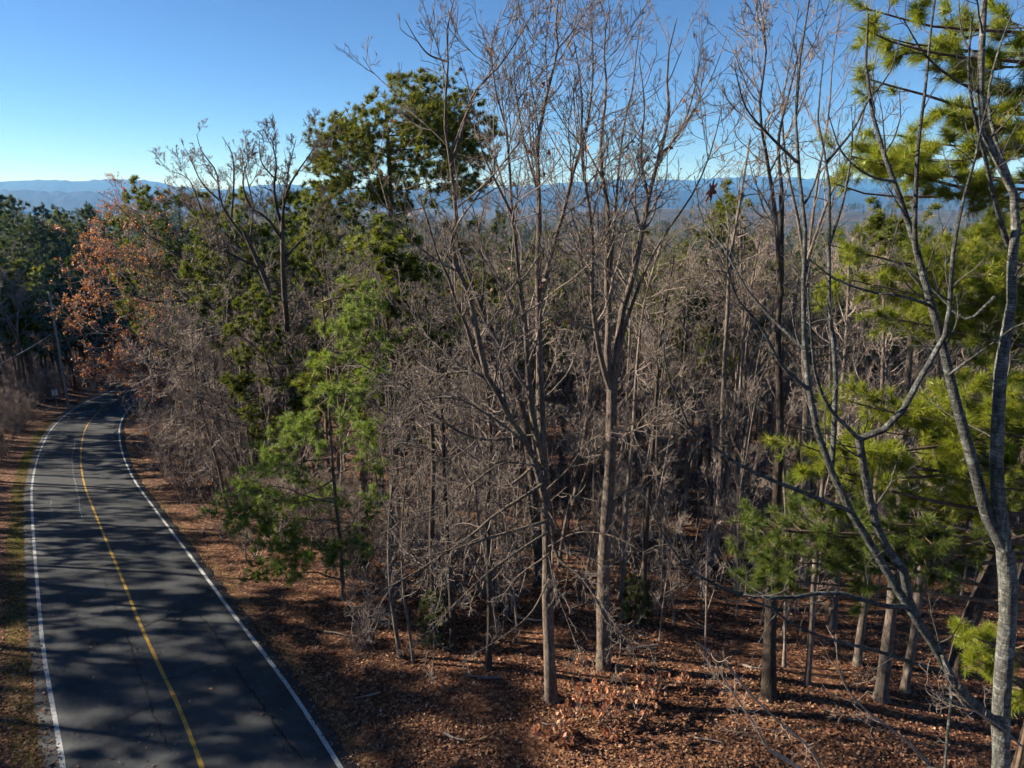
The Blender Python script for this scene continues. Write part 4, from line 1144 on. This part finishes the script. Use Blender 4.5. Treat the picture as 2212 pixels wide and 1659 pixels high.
def in_view(x, y, z, m=60):
    f = y * CP - (z - CAMZ) * SP
    if f < 3:
        return False
    px = 512 + F * x / f; py = 384 - F * (y * SP + (z - CAMZ) * CP) / f
    return -m < px < 1024 + m and py < 768 + m

rs = np.random.default_rng(77)
nbare = 0
LOOK = ['straight', 'thin straight', 'stout forked', 'spindly', 'wide-crowned leaning', 'low-branched forked']
MARKS = [(420, 'behind the brown-leaved oak'), (560, 'below the left bare skyline crown'), (720, 'behind the young roadside pine'), (860, 'left of the small verge trunks'),
         (1010, 'behind the small verge trunks'), (1130, 'just left of the front centre tree'), (1250, 'between the two tall centre trees'), (1350, 'behind the forked centre-right tree'),
         (1500, 'right of the forked centre-right tree'), (1600, 'behind the close trunk pair'), (1720, 'behind the thick dark trunk'), (1900, 'behind the lit right clearing'),
         (2060, 'behind the near slanting stems'), (99999, 'behind the right-edge tree')]
LMARKS = [(60, 'at the left edge'), (120, 'left of the utility pole'), (99999, 'right of the utility pole')]
def spot(x, y, left=False):
    z = float(H(x, y)) + 4
    f = y * CP - (z - CAMZ) * SP
    px = (512 + F * x / f) / SC
    m = next(t for lim, t in (LMARKS if left else MARKS) if px < lim)
    row = ('nearest rows' if y < 62 else 'middle rows' if y < 85 else 'far rows') if left else ('front row' if y < 33 else 'second rows' if y < 43 else 'middle rows' if y < 56 else 'far rows')
    return m, row
# pines scattered in the wood, and the dark pines left of the road
PLOOK = ['mid-sized green', 'short bushy dark', 'tall bare-stemmed dark']
npine = 0; tries = 0
while npine < 46 and tries < 6000:
    tries += 1
    y = 36 + 55 * rs.random(); x = rs.uniform(-0.6, 0.75) * y
    d = road_dist([x], [y])[0]
    if d < 8 or not free(x, y, 0.6) or not in_view(x, y, float(H(x, y)) + 8, 20):
        continue
    OCC.append((x, y, 1.0)); npine += 1
    k = int(rs.choice(3, p=[0.6, 0.2, 0.2])); m, row = spot(x, y)
    place(PINE[k], x, y, rs.uniform(0, 6.28), rs.uniform(0.88, 1.14), 'pine_tree', '%s pine %s, %s' % (PLOOK[k], m, row), 'tree', 'pines in the wood')
tries = 0
while nbare < 290 and tries < 20000:
    tries += 1
    y = 24 + 58 * rs.random() ** 1.15
    x = rs.uniform(-0.95, 0.95) * y * 0.8
    d = road_dist([x], [y])[0]
    if 0 <= d < 5.6 or -6.5 < d < 0 or y < 22:
        continue
    if d < 0 and y < 30:
        continue
    gz = float(H(x, y))
    if not in_view(x, y, gz + 5, 40) or not free(x, y, 0.55):
        continue
    if d < 0 and blocks_pole(x, y, 40):
        continue
    # keep the lit verge and the front clearing open
    if 0 < d < 8.5 and y < 34:
        continue
    if x > 2 and y < 27:
        continue
    OCC.append((x, y, 0.55))
    k = rs.integers(0, 6)
    m, row = spot(x, y, d < 0)
    place(BARE[k], x, y, rs.uniform(0, 6.28), rs.uniform(0.75, 1.12) + 0.13 * min(max((y - 30) / 15, 0), 1), 'bare_tree',
          '%s bare tree, left wood, %s, %s' % (LOOK[k], m, row) if d < 0 else '%s bare tree %s, %s' % (LOOK[k], m, row), 'tree',
          'bare trees left of the road' if d < 0 else 'bare trees of the wood')
    nbare += 1
npine = 0; tries = 0
while npine < 44 and tries < 8000:
    tries += 1
    y = 46 + 80 * rs.random(); x = rs.uniform(-0.95, -0.5) * y
    d = road_dist([x], [y])[0]
    if d > -7.5 or not free(x, y, 1.0) or blocks_pole(x, y, 60) or (y < 72 and x > -0.86 * y):
        continue
    OCC.append((x, y, 1.0)); npine += 1
    k = rs.integers(0, 3); m, row = spot(x, y, True)
    place(PINE[k], x, y, rs.uniform(0, 6.28), rs.uniform(0.85, 1.15), 'pine_tree', '%s pine, left wood, %s, %s' % (PLOOK[k], m, row), 'tree', 'pines left of the road')

# trees standing left of the road, nearer than the frame shows: they throw the shadows on the road
rs = np.random.default_rng(3)
n = 0; tries = 0
while n < 112 and tries < 9000:
    tries += 1
    x = rs.uniform(-80, -20); y = rs.uniform(-6, 40) if rs.random() < 0.66 else rs.uniform(40, 84)
    if (x < -58 and y < 48) or (y < 48 and x > -26 and rs.random() < 0.6):
        continue
    d = road_dist([x], [y])[0]
    if d > -8 or in_view(x, y, float(H(x, y)) + 8, 40) or not free(x, y, 0.8):
        continue
    OCC.append((x, y, 0.8)); n += 1
    low = 0.75 if y > 50 else 1.0
    if n % 5 in (0, 3):
        place(PINE[rs.integers(0, 3)], x, y, rs.uniform(0, 6.28), rs.uniform(0.72, 0.95) * low, 'pine_tree', 'pine standing left of the picture beside the road', 'tree', 'trees left of the picture')
    else:
        place(BARE[rs.integers(0, 6)], x, y, rs.uniform(0, 6.28), rs.uniform(0.75, 1.05) * low, 'bare_tree', 'bare tree standing left of the picture beside the road', 'tree', 'bare trees left of the picture')

rs = np.random.default_rng(901)
# saplings and shrubs of the understorey
n = 0; tries = 0
while n < 290 and tries < 12000:
    tries += 1
    y = 20 + 38 * rs.random() ** 1.15; x = rs.uniform(-0.55, 0.8) * y
    d = road_dist([x], [y])[0]
    if d < 7.0 or not free(x, y, 0.2) or not in_view(x, y, float(H(x, y)), 20):
        continue
    if y < 24 and x > 0 and rs.random() < 0.6:
        continue
    n += 1
    k = rs.integers(0, 3); m, row = spot(x, y)
    place(SAP[k], x, y, rs.uniform(0, 6.28), rs.uniform(0.5, 1.05), 'sapling', '%s bare sapling %s, %s' % (('short', 'mid-height', 'tall')[k], m, row), 'sapling', 'saplings on the wood floor')
n = 0; tries = 0
while n < 72 and tries < 6000:
    tries += 1
    y = 25 + 55 * rs.random(); x = rs.uniform(-0.75, 0.2) * y
    d = road_dist([x], [y])[0]
    if not (4.8 < d < 13) or not free(x, y, 0.3) or (y < 30 and d < 7.5):
        continue
    n += 1
    k = rs.integers(0, 3); sc = rs.uniform(1.0, 2.0)
    place(SHRUB[k], x, y, rs.uniform(0, 6.28), sc, 'shrub', '%s %s bare verge bush %s, %s' % (('low', 'tall')[sc > 1.5], ('sparse', 'tangled', 'dense')[k], *spot(x, y)), 'bush', 'bushes along the right verge')
n = 0; tries = 0
while n < 100 and tries < 9000:
    tries += 1
    y = 40 + 70 * rs.random(); x = rs.uniform(-0.80, -0.5) * y
    d = road_dist([x], [y])[0]
    if not (-18 < d < -5.4) or not free(x, y, 0.3) or blocks_pole(x, y, -45):
        continue
    n += 1
    k = rs.integers(0, 3); sc = rs.uniform(0.8, 1.8)
    place(SHRUB[k], x, y, rs.uniform(0, 6.28), sc, 'shrub', '%s %s dim left-bank bush %s, %s' % (('low', 'tall')[sc > 1.3], ('sparse', 'tangled', 'dense')[k], *spot(x, y, True)), 'bush', 'bushes on the left bank')

for i, (px, py, k, sc, lab) in enumerate([(800, 1385, 2, 1.0, 'bare tangled bush left of the small verge trunks'), (1100, 1330, 1, 1.2, 'bare tangled bush left of the blackish leaning trunk'),
        (1420, 1330, 2, 1.0, 'bare tangled bush behind the dark slim trunk right of centre'), (1130, 1250, 2, 1.2, 'bare tangled bush in the second rows left of the centre tree'),
        (960, 1260, 2, 1.3, 'bare tangled bush in the second rows behind the black trunk'), (1300, 1260, 2, 1.2, 'bare tangled bush in the second rows behind the forked tree'), (860, 1290, 1, 1.3, 'bare tangled bush right of the young roadside pine')]):
    b = G(px, py)
    place(SHRUB[k], b[0], b[1], i * 1.7, sc, 'shrub', lab, 'bush', None)

# small evergreen cedars and the brown-leaved sprouts at the foot of the centre tree
def cedar(label, px, py, h, seed):
    b = G(px, py)
    a, br, c = pine_tree(seed, h, 0.03, 0.08, h * 0.26, 26, 10, 0.10, 0.02, 0.8, l2m=5, l3m=3)
    root = thing('cedar', label, 'tree', tuple(b))
    link('trunk', mesh('trunk', a + br, [M['bark_wood']]), root)
    link('foliage', mesh('foliage', c, [M['cedar']]), root)
cedar('small dull green cedar at the foot of the dark trunks left of centre', 938, 1392, 1.9, 141)
cedar('small green cedar right of the forked centre-right tree', 1372, 1345, 1.7, 142)
cedar('little cedar beside the young roadside pine', 780, 1240, 1.6, 143)
for i, (px, py, h, lab) in enumerate([(1245, 1545, 1.3, 'leafy brown sprout at the foot of the front centre tree'), (1310, 1560, 1.5, 'largest clump of hanging brown leaves at the bottom centre'),
                                      (1375, 1545, 1.5, 'brown-leaved sprout right of the largest clump'), (1425, 1490, 1.2, 'sparse brown-leaved sprout furthest right of the clumps'), (1215, 1600, 0.8, 'small brown sprout at the bottom edge')]):
    b = G(px, py)
    ch, lv = shrub(150 + i, h, 5, 0.5, 0.8)
    rs2 = np.random.default_rng(160 + i)
    pts = lv[2][0][:, -1]
    p = pts[rs2.integers(0, len(pts), 170 + 60 * (i == 1))]
    v, f = leaf_faces(p, np.full(len(p), 0.165), rs2, droop=1.2)
    root = thing('leafy_sprout', lab, 'bush', tuple(b))
    link('stems', mesh('stems', ch, [M['twig']]), root)
    link('leaves', mesh('leaves', [(v, f, 0)], [M['russet_leaf']]), root)

# ------------------------------------------------------------------ wood too far off to count
lib = bpy.data.collections.new('far_tree_kinds')
def libtree(name, chunks, mats):
    o = bpy.data.objects.new(name, mesh(name, chunks, mats)); lib.objects.link(o)
for i in range(3):
    t, b, _ = bare_tree(200 + i, 14, 0.14, 0.35, 0.32, 0.9, fork=i, lo_detail=True, thin=2.6)
    libtree('a_bare', t + b, [M['bark_wood'], M['twig']])
for i in range(2):
    t, b, c = pine_tree(210 + i, 15, 0.18, 0.40, 3.0, 34, 8, 0.5, 0.10, 1.3, l2m=4, l3m=3)
    libtree('b_pine', t + b + [(v, f, 1) for v, f, _ in c], [M['bark_pine'], M['needles_dark'] if i else M['needles']])
rs = np.random.default_rng(300)
pts, sc_, ix = [], [], []
while len(pts) < 8500:
    y = 80 + 1300 * rs.random() ** 1.7; x = rs.uniform(-0.95, 0.95) * y
    if abs(road_dist([x], [y])[0]) < 7:
        continue
    if y < 110 and not in_view(x, y, float(H(x, y)) + 8, 60):
        continue
    pn = math.sin(x * 0.013 + 1) * math.cos(y * 0.011) + 0.5 * math.sin((x - y) * 0.031)
    pine = rs.random() < 0.25 + 0.3 * (pn > 0.3)
    pts.append((x, y)); sc_.append(rs.uniform(0.75, 1.2) * (0.95 if pine else 0.9)); ix.append((3 + rs.integers(0, 2)) if pine else rs.integers(0, 3))
pts = np.array(pts); zz = H(pts[:, 0], pts[:, 1])
pm = bpy.data.meshes.new('far_woods')
pm.vertices.add(len(pts)); pm.vertices.foreach_set('co', np.column_stack([pts, zz]).astype(np.float32).ravel())
for nm, ty, dat in (('tree_scale', 'FLOAT', np.array(sc_, np.float32)), ('tree_kind', 'INT', np.array(ix, np.int32)), ('tree_turn', 'FLOAT', rs.uniform(0, 6.28, len(pts)).astype(np.float32))):
    at = pm.attributes.new(nm, ty, 'POINT'); at.data.foreach_set('value', dat)
fw = tag(link('far_woods', pm), 'grey-brown and green woods spreading over the valley below', 'woods', kind='stuff')
ng = bpy.data.node_groups.new('far_woods', 'GeometryNodeTree')
ng.interface.new_socket('Geometry', in_out='INPUT', socket_type='NodeSocketGeometry')
ng.interface.new_socket('Geometry', in_out='OUTPUT', socket_type='NodeSocketGeometry')
N_ = ng.nodes
gi, go = N_.new('NodeGroupInput'), N_.new('NodeGroupOutput')
ci = N_.new('GeometryNodeCollectionInfo'); ci.inputs['Collection'].default_value = lib
ci.inputs['Separate Children'].default_value = True; ci.inputs['Reset Children'].default_value = True
iop = N_.new('GeometryNodeInstanceOnPoints'); iop.inputs['Pick Instance'].default_value = True
def attr(nm, ty):
    a = N_.new('GeometryNodeInputNamedAttribute'); a.data_type = ty; a.inputs['Name'].default_value = nm
    return a.outputs['Attribute']
cx = N_.new('ShaderNodeCombineXYZ')
ng.links.new(attr('tree_turn', 'FLOAT'), cx.inputs['Z'])
ng.links.new(gi.outputs[0], iop.inputs['Points']); ng.links.new(ci.outputs[0], iop.inputs['Instance'])
ng.links.new(attr('tree_kind', 'INT'), iop.inputs['Instance Index']); ng.links.new(cx.outputs[0], iop.inputs['Rotation'])
ng.links.new(attr('tree_scale', 'FLOAT'), iop.inputs['Scale']); ng.links.new(iop.outputs[0], go.inputs[0])
md = fw.modifiers.new('woods', 'NODES'); md.node_group = ng

# ------------------------------------------------------------------ fallen leaves and verge grass
rs = np.random.default_rng(401)
def scatter(n, size):
    y = 13 + 40 * rs.random(n) ** 1.5
    x = rs.uniform(-0.85, 0.82, n) * (y + 3)
    d = road_dist(x, y)
    on = np.abs(d) < 3.35
    keep = (~on) | (rs.random(n) < 0.010 + 0.26 * (np.abs(d) > 3.08))
    edge = (np.abs(d) >= 3.35) & (np.abs(d) < 4.1)
    keep &= ~(edge & (rs.random(n) < 0.6))
    x, y, d = x[keep], y[keep], d[keep]
    z = H(x, y) + np.where(np.abs(d) < 3.5, 0.05, 0.012) + rs.random(len(x)) * 0.03
    p = np.stack([x, y, z], 1)
    nr_ = y < 25
    v1, f1 = leaf_faces(p[nr_], size * rs.uniform(0.55, 1.25, int(nr_.sum())), rs, flat=0.7)
    v2, f2 = leaf_faces(p[~nr_], np.full(int((~nr_).sum()), size * 1.05), rs, flat=0.7)
    f2 = f2[:len(f2) // 2]                     # one face each from 25 m on
    return [(v1, f1, 0), (v2, f2, 0)]
chs_ = scatter(250000, 0.102)
tag(link('fallen_leaves', mesh('fallen_leaves', chs_, [M['litter']])), 'thick carpet of brown and tan fallen leaves on the wood floor', 'leaves', kind='stuff')

def grass(name, label, o0, o1, s0, s1, n, h, m):
    i = rs.integers(s0, s1, n)
    pn = 0.5 + 0.5 * np.sin(i * 0.21 + 1.0) * np.sin(i * 0.067)
    k = rs.random(n) < 0.35 + 0.65 * pn
    i = i[k]; n = len(i)
    o = rs.uniform(o0, o1, n)
    c = ROAD[i] + tgr[i] * rs.uniform(-0.3, 0.3, (n, 1)) + nrr[i] * o[:, None]
    z = H(c[:, 0], c[:, 1])
    b = np.column_stack([c, z])
    d = norm(rs.normal(size=(n, 3)) * np.array([0.5, 0.5, 0]) + np.array([0, 0, 1.0]))
    w = perp(d, rs) * 0.006
    hh = h * rs.uniform(0.4, 1.3, (n, 1))
    v = np.stack([b - w, b + w, b + d * hh], 1).reshape(-1, 3)
    tag(link(name, mesh(name, [(v, np.arange(3 * n).reshape(-1, 3), 0)], [M[m]])), label, 'grass', kind='stuff')
near_i = int(np.argmin(np.abs(ROAD[:, 1] - 8))); far_i = int(np.argmin(np.abs(ROAD[:, 1] - 75)))
grass('verge_grass', 'green grass strip along the left road edge', -4.15, -3.45, near_i, far_i, 50000, 0.10, 'grass')
grass('verge_grass', 'dry tan grass fringe along the right road edge', 3.45, 3.95, near_i, far_i, 32000, 0.07, 'dry_grass')

# ------------------------------------------------------------------ small things: pole, wire, sign, fallen branches
def pole(label, x, y, h, r=0.15):
    z = float(H(x, y))
    root = thing('utility_pole', label, 'pole', (x, y, z))
    zz = np.linspace(-0.1, h, 10)
    p = np.stack([zz * 0.004, zz * 0.0, zz], -1)[None]
    link('post', mesh('post', tube_chunks([(p, np.linspace(r, r * 0.72, 10)[None], 12)]), [M['pole_wood']]), root)
    v, q = tubes(np.array([[[0, 0, h], [0, 0, h + 0.03], [0, 0, h + 0.05]]]), np.array([[r * 0.76, r * 0.7, 0.002]]), 12)
    link('cap', mesh('cap', [(v, q, 0)], [M['metal']]), root)
    v, q = tubes(np.array([[[-0.0, -r, h - 1.6], [0, -r - 0.06, h - 1.6], [0, -r - 0.12, h - 1.6]]]), np.array([[0.035, 0.05, 0.03]]), 8)
    link('insulator', mesh('insulator', [(v, q, 0)], [M['metal']]), root)
    return np.array([x, y - r - 0.12, z + h - 1.6])
pt = P3(106, 637, 79)
h1 = pt[2] - float(H(pt[0], pt[1]))
e1 = pole('grey wooden utility pole beside the shaded left bank of the road', pt[0], pt[1], h1 + 0.3)
at_ = P3(112, 722, 79)
pl = P3(-170, 860, 50)
e2 = pole('grey utility pole left of the picture carrying the other end of the wire', pl[0], pl[1] + 0.3, pl[2] - float(H(pl[0], pl[1])) + 1.6)
u = np.linspace(0, 1, 24)[:, None]
a0 = np.array([at_[0], at_[1] - 0.16, at_[2]])
wp = a0 * (1 - u) + e2 * u + np.array([[0, 0, -1]]) * (4 * 0.35 * u * (1 - u))
v, q = tubes((wp - a0)[None], np.full((1, 24), 0.022), 6)
wobj = link('overhead_wire', mesh('overhead_wire', [(v, q, 0)], [M['cable']]), None, tuple(a0))
tag(wobj, 'pale wire slanting from the utility pole to the left edge', 'wire')

sp_ = P3(118, 848, 76)
sg = float(H(sp_[0], sp_[1]))
sr = thing('road_sign', 'small pale blue-white rectangular sign in the shade left of the road', 'sign', (sp_[0], sp_[1], sg), rz=R(33))
def box(cx, cy, cz, sx, sy, sz):
    s = np.array([[x, y, z] for z in (-1, 1) for y in (-1, 1) for x in (-1, 1)]) * np.array([sx, sy, sz]) / 2 + np.array([cx, cy, cz])
    f = np.array([[0, 2, 3, 1], [4, 5, 7, 6], [0, 1, 5, 4], [2, 6, 7, 3], [0, 4, 6, 2], [1, 3, 7, 5]])
    return s, f, 0
hs = sp_[2] - sg
link('post', mesh('post', [box(0, 0.05, (hs + 0.3) / 2 - 0.1, 0.06, 0.06, hs + 0.5)], [M['metal']], False), sr)
link('panel', mesh('panel', [box(0, 0, hs, 0.66, 0.025, 0.76)], [M['sign_blue']], False), sr)
link('column', mesh('column', [box(-0.15, -0.016, hs, 0.20, 0.012, 0.62)], [M['sign_white']], False), sr)
link('column', mesh('column', [box(0.15, -0.016, hs, 0.20, 0.012, 0.62)], [M['sign_white']], False), sr)

def fallen(label, pts, r, seed, lift=0.05):
    rs2 = np.random.default_rng(seed)
    p = np.array([G(*q) for q in pts]); p[:, 2] += lift + r
    base = p[0].copy()
    pp = catmull(p - base, 10)[None]; pr = np.linspace(r, r * 0.4, 10)[None]
    l1 = sprout(pp, pr, 5, rs2, t0=0.3, ang=(25, 55), ratio=0.35, lo=0.15, hi=0.8, n=5, wig=0.15, up=0.05, rr=0.6, rtip=0.005)
    root = thing('fallen_branch', label, 'branch', tuple(base))
    link('stem', mesh('stem', tube_chunks([(pp, pr, 6)]), [M['twig']]), root)
    link('twigs', mesh('twigs', tube_chunks([(*l1, 4)]), [M['twig']]), root)
fallen('pale fallen branch lying on the litter left of the front centre tree', [(1084, 1470), (1050, 1473), (1005, 1464)], 0.05, 501)
fallen('small broken twig lying on the road by the right edge line', [(243, 941), (248, 934), (254, 929)], 0.03, 502, 0.06)
fallen('short pale stick lying near the road below the young pine', [(466, 1176), (482, 1164), (508, 1154)], 0.03, 503)
rs = np.random.default_rng(520)
for i, (px, py, ang, lab) in enumerate([(1500, 1600, 0.3, 'fallen limb lying below the pale slanting stem'), (820, 1500, 2.6, 'fallen stick on the litter left of the bottom centre'), (1120, 1340, 0.2, 'fallen limb beside the blackish leaning trunk'),
        (1420, 1400, 2.9, 'fallen limb right of the forked centre-right tree'), (1600, 1440, 0.5, 'fallen limb left of the thick dark trunk'), (1700, 1400, 2.5, 'fallen stick in the lit clearing beside the dark trunk'),
        (700, 1370, 0.4, 'fallen stick on the verge below the young pine'), (1830, 1560, 0.15, 'fallen limb in front of the stout rough trunk'), (960, 1590, 0.7, 'broken stick near the road edge at the bottom'), (1480, 1330, 1.0, 'fallen limb in the second rows right of centre')]):
    ll = rs.uniform(45, 95)
    fallen(lab, [(px, py), (px + ll * 0.5 * math.cos(ang), py + ll * 0.22 * math.sin(ang) + rs.normal() * 3), (px + ll * math.cos(ang), py + ll * 0.45 * math.sin(ang))], rs.uniform(0.025, 0.06), 530 + i)
fallen('fallen stick lying on the lit litter at the bottom centre', [(1170, 1570), (1185, 1572), (1205, 1568)], 0.025, 504)

# ------------------------------------------------------------------ the hazy air over the valley
hv, hf, _ = box(0, 3700, -37, 24000, 13000, 2 * 132)
hz_m = bpy.data.materials.new('haze')
hz_m.use_nodes = True
hn = hz_m.node_tree
hn.nodes.clear()
pv = hn.nodes.new('ShaderNodeVolumePrincipled')
pv.inputs['Color'].default_value = (0.10, 0.40, 1.0, 1)
pv.inputs['Absorption Color'].default_value = (1, 1, 1, 1)
pv.inputs['Density'].default_value = 1.45e-4
pv.inputs['Anisotropy'].default_value = 0.0
ho = hn.nodes.new('ShaderNodeOutputMaterial')
hn.links.new(pv.outputs[0], ho.inputs['Volume'])
hz = tag(link('haze', mesh('haze', [(hv, hf, 0)], [hz_m], False)), 'thin blue haze in the air over the valley', 'haze', kind='stuff')

# ------------------------------------------------------------------ look-alikes: say which one, counted from the left
ORD = ['leftmost', 'second from left', 'third from left', 'fourth from left', 'fifth from left', 'sixth from left', 'seventh from left', 'eighth from left', 'ninth from left', 'tenth from left', 'eleventh from left', 'twelfth from left', 'thirteenth from left', 'fourteenth from left', 'fifteenth from left']
same = {}
for o in bpy.data.objects:
    if o.parent is None and o.get('group') and 'left of the picture' not in o['label']:
        same.setdefault(o['label'], []).append(o)
for lab, os_ in same.items():
    if 1 < len(os_) <= len(ORD):
        os_.sort(key=lambda o: o.location.x / max(o.location.y, 1))
        for o, w in zip(os_, ORD):
            o['label'] = lab + ', ' + w
